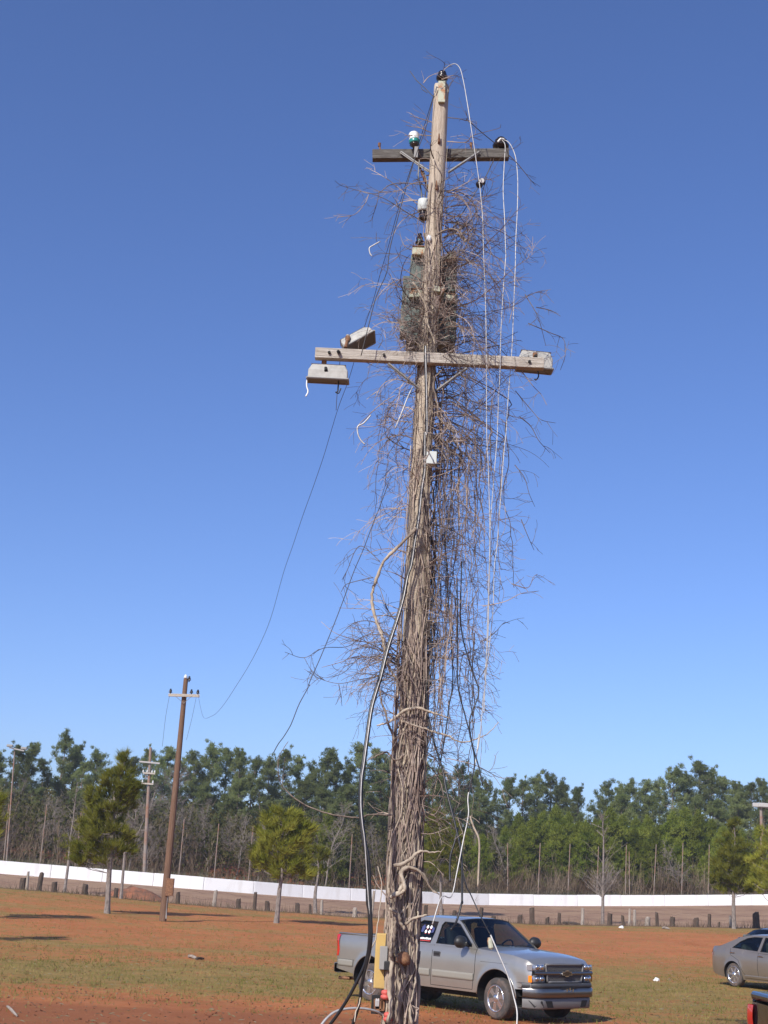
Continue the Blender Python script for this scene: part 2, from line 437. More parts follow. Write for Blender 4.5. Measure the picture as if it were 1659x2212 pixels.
ths = [radians(a) for a in list(np.arange(-180, -24, 6)) + list(np.arange(-24, 24, .4)) + list(np.arange(24, 181, 6))]
def ring_mesh(name, rows, mt, gr=False):
    b = MB(); n = len(ths)
    for fn in rows:
        for th in ths:
            R = fn(th); x, y = R * sin(th), R * cos(th); b.v.append((x, y, height(x, y)))
    for i in range(len(rows) - 1):
        for j in range(n - 1):
            b.f.append((i * n + j, (i + 1) * n + j, (i + 1) * n + j + 1, i * n + j + 1))
    o = b.build(name, mt, smooth=True, kind='structure')
    return o
# grass share by picture row (distance), left and right halves of the field differ
def grass_share(x, y):
    R = sqrt(x * x + y * y)
    L_ = [(0, -.1), (23, -.1), (25, .05), (27.5, .55), (31, .82), (37, .8), (42, .6), (48, .44), (55, .34), (60, .5), (64, .40), (70, .45), (78, .7), (88, .9)]
    C_ = [(0, -.1), (23, -.1), (26, .05), (29, .55), (33, .82), (40, .72), (46, .5), (52, .3), (64, .25), (76, .35), (84, .5), (88, .7)]
    R__ = [(0, .0), (24, .15), (27, .35), (30, .65), (36, .85), (44, .8), (52, .55), (57, .2), (68, .12), (78, .2), (84, .6), (90, .9), (98, .9)]
    t = (x / max(y, 1)) / .26 if y > 0 else 0
    a, c, d = lerp_tab(L_, R), lerp_tab(C_, R), lerp_tab(R__, R)
    if y < 5: return .3
    if t < 0: k = min(1, -t); return c + (a - c) * k
    k = min(1, t * 1.4); return c + (d - c) * k
rows = [lambda th, t=t: (edge_c(th)[0]) * t for t in ([.004, .03, .06, .09, .12] + [.15 + .85 * (i / 90) for i in range(91)])]
g = ring_mesh('ground', rows, M_GROUND)
me = g.data; at = me.attributes.new('grass', 'FLOAT', 'POINT')
at.data.foreach_set('value', [grass_share(v.co.x, v.co.y) for v in me.vertices])
at = me.attributes.new('damp', 'FLOAT', 'POINT')
at.data.foreach_set('value', [1 - sm(22, 30, sqrt(v.co.x ** 2 + v.co.y ** 2)) for v in me.vertices])
at = me.attributes.new('soil', 'FLOAT', 'POINT')
at.data.foreach_set('value', [sm(4.5, .2, -abs(0) + (edge_c(atan2(v.co.x, v.co.y))[0] - sqrt(v.co.x ** 2 + v.co.y ** 2))) if v.co.y > 5 else 0 for v in me.vertices])
ring_mesh('dirt_track', [lambda th, s=s: edge_c(th)[0] + (edge_c(th)[2] - edge_c(th)[0]) * s for s in [i / 16 for i in range(17)]], M_TRACK)
ring_mesh('wooded_bank', [lambda th, s=s: edge_c(th)[2] + s for s in (0, .5, 1.5, 3, 5, 7, 9, 11, 13, 16, 20, 26, 34, 45, 60, 80, 110, 160, 250, 400, 700)], M_BANK)

# ------------------------------------------------------------------ white track wall
wall = empty('track_wall', gpt(830, 120)); tag(wall, 'long low white painted concrete wall curving round the dirt track', 'wall')
pm = MB(); pm.box((0, 0, 0), (1, .2, 1.0)); pme = None
o0 = Vector(wall.location)
a = -.62; pts = []
while a < .72:
    rw = edge_c(a)[2]; pts.append((rw * sin(a), rw * cos(a))); a += 4.0 / rw
for i in range(len(pts) - 1):
    (x0, y0), (x1, y1) = pts[i], pts[i + 1]; L = sqrt((x1 - x0) ** 2 + (y1 - y0) ** 2)
    cx_, cy_ = (x0 + x1) / 2, (y0 + y1) / 2; z0 = height(x0 * .9999, y0 * .9999); z1 = height(x1 * .9999, y1 * .9999)
    if pme is None:
        p_ = pm.build('wall_panel', M_WALL, wall, bevel=.012); pme = p_.data
    else:
        p_ = link('wall_panel', pme, wall)
        md = p_.modifiers.new('b', 'BEVEL'); md.width = .012
    p_.location = Vector((cx_, cy_, (z0 + z1) / 2 + .42)) - o0 + Vector((0, 0, random.uniform(-.012, .012)))
    p_.rotation_euler = (0, -atan2(z1 - z0, L), atan2(y1 - y0, x1 - x0)); p_.scale = (L - .03, 1, 1.12)

ORD = ['leftmost', 'second', 'third', 'fourth', 'fifth', 'sixth', 'seventh', 'eighth', 'ninth', 'tenth', 'eleventh', 'twelfth', 'thirteenth', 'fourteenth', 'fifteenth', 'sixteenth']
def nth(i, n):
    if n == 1: return 'only'
    if i == 0: return 'leftmost'
    if i == n - 1: return 'rightmost'
    return ORD[i] + ' from left'

# ------------------------------------------------------------------ thin poles behind the wall
def z6(x, y): return x * .3472, 1404 + y * .3472
def z7(x, y): return 504 + x * .3472, 1548 + y * .3472
def z8(x, y): return 1044 + x * .3706, 1584 + y * .3706
def z5(x, y): return 684 + x * .3906, 1872 + y * .3906
def z4(x, y): return 612 + x * .3472, 1440 + y * .3472
def z3(x, y): return 612 + x * .3472, 900 + y * .3472
def z2(x, y): return 648 + x * .3472, 504 + y * .3472
def z1(x, y): return 720 + x * .3038, 108 + y * .3038
thin_l = [z6(22, 1310) + z6(55, 960), z6(247, 1330) + z6(292, 960), z6(465, 1350) + z6(505, 1010), z6(1110, 1410) + z6(1147, 1050), z6(1330, 1425) + z6(1362, 1080), z6(1543, 1445) + z6(1575, 1095)]
thin_m = [z7(718, 1075) + z7(740, 730), z4(1208, 1430) + z4(1220, 1090)]
thin_r = [z8(142, 950) + z8(142, 640), z8(318, 950) + z8(332, 640), z8(492, 950) + z8(506, 645), z8(660, 950) + z8(672, 660), z8(828, 950) + z8(834, 652), z8(853, 950) + z8(850, 690), z8(992, 950) + z8(1008, 648), z8(1155, 950) + z8(1164, 640), z8(1312, 945) + z8(1317, 648), z8(1470, 945) + z8(1468, 650)]
def thin_pole(q, label):
    x0, y0, x1, y1 = q; R = edge_c(theta_of(x0))[2] + 1.2
    a_ = at_range(x0, y0 + 6, R); b_ = at_range(x1, y1, R)
    a_ = a_ - (b_ - a_).normalized() * .4
    m_ = MB(); m_.tube([a_, a_.lerp(b_, .5), b_], [.05, .045, .038], 6)
    o = m_.build('net_pole', M_THIN); o.data.transform(Matrix.Translation(-a_)); o.location = a_
    tag(o, label, 'pole', 'thin poles standing behind the white wall')
for lst, wh in ((thin_l, 'left of the middle field pine'), (thin_m, 'behind the vine covered pole'), (thin_r, 'right of the vine covered pole')):
    for i, q in enumerate(lst):
        thin_pole(q, f'thin rusty pole behind wall, {nth(i, len(lst))} {wh}')

# ------------------------------------------------------------------ fence posts and stumps
posts = []
for zf_, lst in ((z6, [(150, 1500, 60, 28), (183, 1500, 100, 14), (258, 1500, 100, 25), (352, 1510, 52, 28), (542, 1525, 55, 28), (735, 1535, 50, 25), (1122, 1578, 62, 22), (1345, 1588, 88, 20), (1495, 1603, 52, 24), (1597, 1610, 100, 18)]),
                 (z7, [(223, 1207, 52, 24), (408, 1218, 52, 24), (560, 1215, 80, 15), (490, 1215, 50, 14), (768, 1240, 50, 24), (948, 1245, 45, 15), (868, 1235, 150, 14)]),
                 (z5, [(607, 270, 65, 20), (765, 272, 45, 20), (680, 270, 22, 10), (705, 270, 50, 8), (842, 275, 14, 20), (912, 280, 62, 18), (982, 290, 25, 22)]),
                 (z8, [(218, 1105, 42, 24), (288, 1108, 85, 26), (375, 1105, 35, 18), (443, 1110, 62, 16), (580, 1110, 85, 16), (738, 1115, 62, 22), (815, 1122, 50, 16), (850, 1120, 85, 11), (882, 1122, 80, 16), (957, 1130, 45, 24), (1015, 1130, 70, 16), (1100, 1138, 48, 24), (1237, 1138, 45, 28), (1315, 1140, 65, 18), (1372, 1140, 25, 9), (1440, 1138, 60, 12), (1590, 1138, 78, 28)])):
    sc_ = {z6: .3472, z7: .3472, z5: .3906, z8: .3706}[zf_]
    for x, y, h, w in lst:
        X, Y_ = zf_(x, y); posts.append((X, Y_, h * sc_, w * sc_, w < 17 and h > 70))
posts.sort()
zones = [(-50, 300, 'left of the brown utility pole'), (300, 700, 'between brown pole and middle pine'), (700, 1050, 'behind vine pole and truck'), (1050, 1330, 'right of silver truck roof'), (1330, 1480, 'right of bare field tree'), (1480, 1700, 'beside right field pine')]
for za, zb, zn in zones:
    here = [p for p in posts if za <= p[0] < zb]
    for i, (X, Y_, h, w, thin) in enumerate(here):
        R = edge_c(theta_of(X))[0] - .25
        b0 = gpt(X, R); t = gpt(X, R); Hm = h * R / FPX * 1.02; wm = w * R / FPX * 1.22
        rd = random.Random(int(X * 7)); n = 9; m_ = MB()
        lx, ly = rd.uniform(-.07, .07) * Hm, rd.uniform(-.05, .05) * Hm
        rows_ = [(-.25, 1.15), (0, 1.12), (.15, 1.0), (.45, .95), (.8, .97), (1.0, .93)]
        ph = [rd.uniform(.86, 1.12) for _ in range(n)]; slant = rd.uniform(-.25, .25)
        b = len(m_.v)
        for hh, rr in rows_:
            for j in range(n):
                q = 2 * pi * j / n; r = wm / 2 * rr * ph[j] * (1.0 if hh < .9 else rd.uniform(.75, 1.05))
                zz = hh * Hm + (r * cos(q) * slant + rd.uniform(-.05, .05) if hh > .9 else 0)
                m_.v.append((r * cos(q) + lx * hh, r * sin(q) + ly * hh, zz))
        for k in range(len(rows_) - 1):
            for j in range(n):
                j2 = (j + 1) % n; m_.f.append((k * n + j, k * n + j2, (k + 1) * n + j2, (k + 1) * n + j))
        m_.f.append(tuple((len(rows_) - 1) * n + j for j in range(n)))
        pale = rd.random() < .12 or thin
        tall = h > 22
        o = m_.build('fence_post' if tall else 'wood_stump', M_POSTL if pale else M_POST, smooth=False); o.location = b0
        look = ('tall ' if tall else 'short ') + ('pale ' if pale else 'dark ') + ('thin fence post' if thin else ('weathered fence post' if tall else 'wooden post stub'))
        tag(o, f'{look}, {nth(i, len(here))} {zn}', 'post', 'old wooden posts along the edge of the track')
# two strands of old wire between the posts
fw = empty('wire_fence', gpt(830, 86)); tag(fw, 'thin sagging fence wire strung along the old posts by the track', 'fence')
for hh in (.42, .78):
    m_ = MB(); P = []
    for i, x in enumerate(range(-40, 1741, 12)):
        p = gpt(x, edge_c(theta_of(x))[0] - .12); P.append(p + Vector((0, 0, hh + .06 * sin(i * .9) + .03 * sin(i * 2.3))))
    m_.tube(P, .005, 3, cap=False); m_.build('wire', M_WIRE, fw, world=True)

# dirt mound and fallen logs by the fence
def mound(px, py, L, Wd, H, label, mt=M_BANK):
    c = ground_hit(px, py); m_ = MB(); rd = random.Random(int(px)); rows_ = []
    for i in range(13):
        u = -1 + 2 * i / 12; r = []
        for j in range(9):
            v = -1 + 2 * j / 8; h = max(0, 1 - u * u) ** .8 * max(0, 1 - v * v) ** .8
            r.append((c.x + u * L / 2, c.y + v * Wd / 2, height(c.x + u * L / 2, c.y + v * Wd / 2) - .03 + H * h * rd.uniform(.75, 1.15)))
        rows_.append(r)
    m_.grid(rows_, True); o = m_.build('dirt_mound', mt, smooth=True); o.data.transform(Matrix.Translation(-c)); o.location = c
    tag(o, label, 'mound')
M_CLAYM = mat('mound_clay', (.26, .10, .05), .95, noise=[((.14, .07, .04), 2, (1, 1, 1), .4, .6)], bump=(4, .8, (1, 1, 1), .1))
mound(*z6(840, 1545), 4.2, 2.2, .75, 'low heap of reddish dirt between grey trunk and brown utility pole', M_CLAYM)
def log(q0, q1, r, label, name='fallen_log', mt=M_POST, lift=.06):
    a_ = ground_hit(*q0); b_ = ground_hit(*q1); a_.z += lift; b_.z += lift
    m_ = MB(); m_.tube([a_, a_.lerp(b_, .35) + Vector((0, 0, lift * .7)), a_.lerp(b_, .7) + Vector((0, 0, lift * .3)), b_], [r, r * .9, r * 1.05, r * .6], 6, jag=.2)
    o = m_.build(name, mt); o.data.transform(Matrix.Translation(-a_)); o.location = a_; tag(o, label, 'log' if 'log' in name else 'stick')
log(z8(468, 1110), z8(560, 1118), .10, 'reddish fallen log lying among the posts left of bare field tree')
log(z8(1045, 1140), z8(1085, 1145), .07, 'pale broken branch lying by the posts beside short dark stump', mt=M_POSTL)
log((408, 2083 - 14), (424, 2083 - 10), .045, 'small broken stick lying on grass edge left of the pickup', 'ground_stick', M_POSTL, .04)
log((424, 2083 - 9), (440, 2083 - 10), .04, 'small dark clod lying beside the stick on the grass', 'clod_of_earth', M_POST, .03)
log((16, 2177), (36, 2197), .025, 'pale stick lying on bare clay in the bottom left corner', 'ground_stick', M_POSTL, .02)

# ------------------------------------------------------------------ trees
def cards(P, size, up=0.0, nper=2):
    """random small triangles round points P (n,3)"""
    n = len(P); P = np.repeat(P, nper, 0); n = len(P)
    d = rng.normal(size=(n, 3)); d[:, 2] += up; d /= np.linalg.norm(d, axis=1)[:, None]
    e = np.cross(d, rng.normal(size=(n, 3))); e /= np.linalg.norm(e, axis=1)[:, None]
    s = (size * rng.uniform(.6, 1.3, n))[:, None]
    c = P + rng.normal(size=(n, 3)) * .12 * size
    return np.stack([c - e * s * .5 - d * s * .3, c + e * s * .5 - d * s * .3, c + d * s * .75], 1)
def needles(P, D, n, length, width, spread=.55):
    """brush of n thin needles at each point P along direction D"""
    k = len(P); P = np.repeat(P, n, 0); D = np.repeat(D, n, 0)
    d = D + rng.normal(size=P.shape) * spread; d /= np.linalg.norm(d, axis=1)[:, None]
    e = np.cross(d, rng.normal(size=P.shape)); e /= np.linalg.norm(e, axis=1)[:, None]
    L = (length * rng.uniform(.6, 1.15, len(P)))[:, None]; w = width
    b = P + d * L * rng.uniform(0, .25, len(P))[:, None]
    return np.stack([b - e * w, b + e * w, b + d * L], 1)
def tuft_blob(c, r, n):
    p = rng.normal(size=(n, 3)); p /= np.linalg.norm(p, axis=1)[:, None]
    p *= (rng.uniform(.25, 1, n) ** .5)[:, None]; return np.array(c) + p * np.array(r)

def tall_pine(seed, H=16.0, crown=.5, wid=2.4, bare_top=False):
    rd = random.Random(seed); root = empty('pine_tree')
    m_ = MB(); lean = rd.uniform(-.4, .4)
    def ax(h): return Vector((lean * (h / H) ** 2 + .15 * sin(h * .5 + seed), .15 * cos(h * .4), h))
    m_.tube([ax(h * H / 8) - Vector((0, 0, .5 if h == 0 else 0)) for h in range(9)], [.2 * (1 - .8 * h / 8) for h in range(9)], 6)
    T = []; nb = int(22 + rd.random() * 8)
    for i in range(nb):
        t = (i / (nb - 1)); h = H * (1 - crown) + H * crown * t
        w = wid * (1 - t ** 2.2 * .8) * (.45 + .55 * min(1, t * 4 + .25)) * rd.uniform(.5, 1.15)
        a_ = rd.uniform(0, 6.28); tip = ax(h) + Vector((cos(a_) * w, sin(a_) * w, rd.uniform(.1, .9)))
        m_.tube([ax(h - .5), ax(h - .5).lerp(tip, .55) + Vector((0, 0, -.05)), tip], [.06, .04, .02], 3)
        for q in (.45, .65, .85, 1.0, 1.08):
            c = ax(h - .5).lerp(tip, q) + Vector((rd.gauss(0, .34), rd.gauss(0, .34), rd.gauss(.1, .28))); r = rd.uniform(.22, .62) * (.75 + .4 * (1 - t))
            T.append(tuft_blob(c, (r, r, r * .85), int(16 + 34 * r)))
    for q in range(5): T.append(tuft_blob(ax(H - .28 * q) + Vector((rd.gauss(0, .3), rd.gauss(0, .3), 0)), (.3, .3, .35), 34))
    P = np.concatenate(T); P = P + rng.normal(size=P.shape) * .09
    m_.build('trunk', M_BARK, root)
    D = rng.normal(size=P.shape) * .9 + np.array([[0, 0, .7]])
    V = np.concatenate([cards(P, .12, .4, 2), needles(P, D, 5, .38, .021, .4)])
    tri_mesh('crown', V, M_PINE, root); return root
def young_pine(seed, H=8.5, wid=2.2, mt=M_PINEY):
    rd = random.Random(seed); root = empty('young_pine_tree'); m_ = MB()
    m_.tube([(0, 0, -.4), (.05, 0, H * .5), (0, 0, H * .97)], [.13, .08, .02], 5)
    P = []; nb = 60
    for i in range(nb):
        t = i / (nb - 1); h = .6 + (H - .8) * t
        w = wid * (1 - t) ** .75 * rd.uniform(.35, 1.3) * (1 + .25 * sin(t * 17 + seed)) + .12; a_ = i * 2.4 + rd.uniform(-.4, .4)
        tip = Vector((cos(a_) * w, sin(a_) * w, h + w * .35)); b_ = Vector((0, 0, h - .1))
        m_.tube([b_, tip], [.03, .012], 3, cap=False)
        for q in np.linspace(.3, 1, 4 + int(w * 2)):
            c = b_.lerp(tip, q); r = .30 + .2 * (1 - t); P.append(tuft_blob(c, (r, r, r), 15))
    P.append(tuft_blob((0, 0, H), (.15, .15, .5), 20)); P = np.concatenate(P)
    m_.build('trunk', M_BARK, root); D = np.tile(np.array([[0, 0, .8]]), (len(P), 1)) + P * np.array([.25, .25, 0]) / wid
    tri_mesh('crown', needles(P, D, 4, .46, .05, .6), mt, root); return root

def bare_tree_mesh(seed, H=9.0, spread=.5, r0=.10, mt=M_BARE, name='bare_tree', forks=4, fine=.011, low=.25):
    rd = random.Random(seed); root = empty(name); trunk = MB(); tw = MB()
    def wander(p, d, L, r, lvl, mb):
        k = max(2, int(L / (.8 if lvl == 0 else .35))); pts = [p.copy()]; d = d.normalized(); rr = [r]
        for i in range(k):
            d = (d + Vector((rd.gauss(0, .10), rd.gauss(0, .10), rd.gauss(0, .06) + (.05 if lvl else .10)))).normalized()
            p = p + d * (L / k); pts.append(p.copy()); rr.append(max(fine * .6, r * (1 - (.85 if lvl < 1 else .8) * (i + 1) / k)))
        mb.tube(pts, rr, 5 if lvl == 0 else 3, cap=False); return pts, rr
    pts, rr = wander(Vector((0, 0, -.3)), Vector((0, 0, 1)), H, r0, 0, trunk)
    def sub(pts, rr, L, lvl):
        n = [22, 8, 5][lvl] if lvl < 3 else 0
        for i in range(n):
            t = rd.uniform(low if lvl == 0 else .15, .98); k = t * (len(pts) - 1); a_ = int(k); b_ = min(a_ + 1, len(pts) - 1)
            p = pts[a_].lerp(pts[b_], k - a_); r = max(fine, rr[a_] * .5)
            ax = (pts[b_] - pts[max(0, a_ - 1)]).normalized(); s = Vector((rd.gauss(0, 1), rd.gauss(0, 1), rd.gauss(0, .4)))
            s = (s - ax * s.dot(ax)).normalized(); d = ax * (.9 - spread * .4) + s * rd.uniform(.5, 1) * (.6 + spread)
            l = L * rd.uniform(.5, 1.1) * (1.25 - t if lvl == 0 else 1)
            p2, r2 = wander(p, d, l, r, lvl + 1, tw if lvl else trunk)
            sub(p2, r2, l * .5, lvl + 1)
    sub(pts, rr, H * .38, 0)
    trunk.build('trunk', mt, root); o = tw.build('branches', mt, root); return root

def place(src, px, R, s, rz, label, cat, group, first, sz=None, leanx=0):
    o = src if first else copy_tree(src)
    p = gpt(px, R); o.location = p; o.scale = (s, s, sz or s); o.rotation_euler = (0, leanx, rz)
    tag(o, label, cat, group); return o
def place_all(protos, items, name_fn, cat, group, base_h):
    used = set()
    for i, (px, top, R) in enumerate(items):
        k = random.randrange(len(protos)) if i >= len(protos) else i
        p = gpt(px, R); t = at_range(px, top, R); sz = (t.z - p.z) / base_h
        s = sz * random.uniform(.92, 1.1) ** 1
        place(protos[k], px - (0), R, max(.5, min(s, 1.35)), random.uniform(0, 6.28), name_fn(i), cat, group, k not in used, sz)
        used.add(k)
# far tall pines: (column, top row)
tops = [(-30, 1630), (8, 1612), (38, 1608), (70, 1645), (110, 1588), (138, 1612), (160, 1650), (182, 1624), (205, 1665), (232, 1660), (262, 1640), (300, 1622), (335, 1618), (368, 1640), (402, 1628), (435, 1612), (468, 1620), (500, 1622), (530, 1640), (566, 1642), (600, 1625), (635, 1640), (662, 1660), (690, 1622), (715, 1645), (742, 1650), (770, 1614), (800, 1622), (828, 1640), (870, 1650), (905, 1655), (940, 1662), (985, 1658), (1018, 1672), (1046, 1690), (1094, 1684),
        (1128, 1690), (1155, 1680), (1185, 1676), (1215, 1694), (1245, 1704), (1308, 1694), (1338, 1700), (1362, 1692), (1392, 1690), (1425, 1695), (1456, 1664), (1482, 1672), (1513, 1650), (1540, 1668), (1566, 1682), (1600, 1694), (1628, 1696), (1655, 1688), (1690, 1690)]
protos = [tall_pine(1), tall_pine(2, crown=.58, wid=2.7), tall_pine(3, crown=.42, wid=2.1), tall_pine(4, crown=.62, wid=2.3), tall_pine(5, crown=.5, wid=3.0)]
tzone = [(-99, 90, 'behind the far left light pole'), (90, 225, 'left of the left field pine'), (225, 420, 'behind the brown utility pole'), (420, 610, 'left of the middle field pine'), (610, 840, 'between middle pine and vine covered pole'), (840, 1070, 'behind the hanging vines'), (1070, 1260, 'right of the sky gap'), (1260, 1440, 'behind the bare field tree'), (1440, 1800, 'above the cars on the right')]
def zlab(pre, items, zn_):
    out_ = []
    for i, it in enumerate(items):
        for a_, b_, n_ in zn_:
            if a_ <= it[0] < b_:
                grp = [q for q in items if a_ <= q[0] < b_]; out_.append(f'{pre}, {nth(grp.index(it), len(grp))} {n_}'); break
        else: out_.append(pre)
    return out_
items = [(x, t, edge_c(theta_of(x))[2] + 36 + (i * 37 % 17)) for i, (x, t) in enumerate(tops)]
lb = zlab('tall skyline pine', items, tzone)
place_all(protos, items, lambda i: lb[i], 'pine tree', 'tall pines on the skyline beyond the track', 16.3)
# a second lower row fills between trunks
items2 = [(x + random.uniform(-9, 9), 1700 + random.uniform(-18, 45) + (25 if x > 1050 else 0), edge_c(theta_of(x))[2] + random.uniform(24, 34)) for x in list(range(-20, 1050, 44)) + list(range(1100, 1700, 50))]
lb2 = zlab('lower dark pine', items2, tzone)
used2 = []
for i, (x, t, R) in enumerate(items2):
    src = protos[i % 5]; p = gpt(x, R); tz = at_range(x, t, R); sz = (tz.z - p.z) / 16.3
    place(src, x, R, sz * 1.25, random.uniform(0, 6.28), lb2[i], 'pine tree', 'mid height pines within the wood', False, sz)
# young green pines in front on the right
yp = [young_pine(21), young_pine(22, wid=2.6), young_pine(23, H=8, wid=1.9)]
yit = [(1062, 1800), (1088, 1790), (1118, 1762), (1146, 1772), (1170, 1758), (1198, 1748), (1226, 1760), (1255, 1790), (1285, 1775), (1318, 1752), (1345, 1765), (1372, 1772), (1400, 1768), (1425, 1778), (1455, 1760), (1482, 1750), (1510, 1758), (1540, 1775), (1565, 1790), (1605, 1790), (1640, 1785), (1672, 1790), (935, 1760), (965, 1790), (905, 1800), (1008, 1795), (740, 1800), (700, 1760), (448, 1800)]
yit = sorted([(x, t, edge_c(theta_of(x))[2] + 8 + (i * 13 % 9)) for i, (x, t) in enumerate(yit)])
yit = sorted(yit + [(x + random.uniform(-10, 10), random.uniform(1775, 1860), edge_c(theta_of(x))[2] + random.uniform(5, 9)) for x in list(range(1070, 1690, 22)) + [880, 900, 925, 955, 990, 1015, 1040]])
lb = zlab('green young pine behind wall', yit, [(0, 800, 'left of the vine covered pole'), (800, 1050, 'behind the hanging vines'), (1050, 1180, 'right of the sky gap'), (1180, 1300, 'left of bare field tree'), (1300, 1440, 'right of bare field tree'), (1440, 1550, 'left of right field pine'), (1550, 1800, 'behind right field pine')])
place_all(yp, yit, lambda i: lb[i], 'pine tree', 'young pines behind the white wall', 8.6)
# bare trees behind the wall
bt = [bare_tree_mesh(31, 9, .5), bare_tree_mesh(32, 10, .35), bare_tree_mesh(33, 8, .7), bare_tree_mesh(34, 9.5, .45), bare_tree_mesh(35, 7.5, .6)]
bit = [(-12, 1760), (5, 1690), (22, 1720), (40, 1745), (52, 1735), (72, 1728), (86, 1700), (102, 1720), (118, 1755), (135, 1740), (152, 1710), (175, 1750), (212, 1740), (258, 1700), (275, 1690), (290, 1700), (305, 1720), (318, 1740), (330, 1745), (345, 1700), (365, 1620), (382, 1745), (400, 1750), (415, 1730), (432, 1790), (448, 1760), (470, 1760), (490, 1730), (505, 1770), (520, 1755), (540, 1780), (555, 1745), (640, 1750), (672, 1770), (700, 1740), (716, 1790), (735, 1800), (760, 1770), (790, 1800), (812, 1790), (880, 1800), (950, 1830), (1020, 1820), (1045, 1800), (1070, 1830), (1098, 1790), (1140, 1850), (1245, 1840), (1290, 1850), (1405, 1850), (1420, 1860), (1475, 1780), (1490, 1850), (1520, 1870), (1590, 1850)]
bit = [(x, t, edge_c(theta_of(x))[2] + 4 + (i * 11 % 17)) for i, (x, t) in enumerate(bit)]
bz = [(-99, 60, 'at the far left behind wall'), (60, 160, 'left of left field pine'), (160, 340, 'behind left field pine'), (340, 440, 'behind brown utility pole'), (440, 560, 'left of middle field pine'), (560, 840, 'between middle pine and vine covered pole'), (840, 1120, 'behind the hanging vines'), (1120, 1700, 'on the right behind wall')]
lb = zlab('leafless grey tree', bit, bz)
place_all(bt, bit, lambda i: lb[i], 'bare tree', 'leafless trees behind the white wall', 8.8)

# undergrowth (nobody could count it)
def scatter(n, x0, x1, d0, d1, h0, h1, skip=None):
    x = rng.uniform(x0, x1, n); dd = d0 + (d1 - d0) * rng.uniform(0, 1, n) ** 1.1; P = []
    for a_, b_ in zip(x, dd):
        if skip and skip(a_): continue
        R = edge_c(theta_of(a_))[2] + b_; p = gpt(a_, R); P.append((p.x, p.y, p.z))
    return np.array(P), rng.uniform(h0, h1, len(P))
gap_ = lambda x: random.random() < (.62 if (440 < x < 520 or 600 < x < 840 or 1010 < x < 1130) else 0)
P, h = scatter(15000, -120, 1780, 2.0, 34, .8, 3.4, gap_)
base = P + rng.normal(size=P.shape) * np.array([.2, .2, 0]); D = np.tile([[0, 0, 1.]], (len(P), 1)) + rng.normal(size=P.shape) * .35
tip = base + D * h[:, None]; e = rng.normal(size=P.shape) * np.array([1, 1, 0]); e /= np.linalg.norm(e, axis=1)[:, None]
stalk = np.stack([base - e * .03, base + e * .03, tip], 1)
q = rng.uniform(.25, 1, (len(P), 5)); tw = []
for k in range(5):
    c = base + (tip - base) * q[:, k:k + 1]; dd = D + rng.normal(size=P.shape) * .8; dd /= np.linalg.norm(dd, axis=1)[:, None]
    tw.append(np.stack([c - e * .018, c + e * .018, c + dd * (h * .35)[:, None]], 1))
P2, h2 = scatter(9000, 880, 1780, 1.7, 6.5, .7, 2.2); b2 = P2 + rng.normal(size=P2.shape) * np.array([.15, .15, 0]); D2 = np.tile([[0, 0, 1.]], (len(P2), 1)) + rng.normal(size=P2.shape) * .5
e2 = rng.normal(size=P2.shape) * np.array([1, 1, 0]); e2 /= np.linalg.norm(e2, axis=1)[:, None]
for k in range(3):
    c = b2 + D2 * (h2 * [0, .35, .6][k])[:, None]; dd = D2 + rng.normal(size=P2.shape) * [0, .6, .9][k]; tw.append(np.stack([c - e2 * .028, c + e2 * .028, c + dd * (h2 * [1, .5, .4][k])[:, None]], 1))
tag(tri_mesh('undergrowth', np.concatenate([stalk] + tw), M_BRUSH, kind='stuff'), 'brown leafless undergrowth behind the white wall', 'undergrowth')
P, h = scatter(7500, -120, 1780, 5, 60, .2, 4.6)
c = P + np.stack([np.zeros(len(P)), np.zeros(len(P)), h * 1.0], 1)
tag(tri_mesh('undergrowth_leaves', cards(np.concatenate([tuft_blob(x, (.8, .8, .6), 7) for x in c]), .26, .2, 2), M_BRUSHG, kind='stuff'), 'olive green leafy brush among the trees behind the wall', 'brush')
P, h = scatter(5200, -200, 1850, 48, 95, .5, 6.5)
P[:, 2] += h
tag(tri_mesh('far_woodland', cards(np.concatenate([tuft_blob(x, (1.4, 1.4, 1.1), 9) for x in P]), .5, .1, 2), M_BRUSHG, kind='stuff'), 'dense far woodland that closes the view between the trunks', 'woodland')
P, h = scatter(6500, -120, 1780, .35, 1.6, .9, 1.55)
e = rng.normal(size=P.shape) * np.array([1, 1, 0]); e /= np.linalg.norm(e, axis=1)[:, None]
tag(tri_mesh('dry_weeds', np.stack([P - e * .022, P + e * .022, P + np.stack([rng.normal(size=len(P)) * .12, rng.normal(size=len(P)) * .12, h], 1)], 1), M_DRY, kind='stuff'), 'pale dry weeds along the top of the white wall', 'weeds')

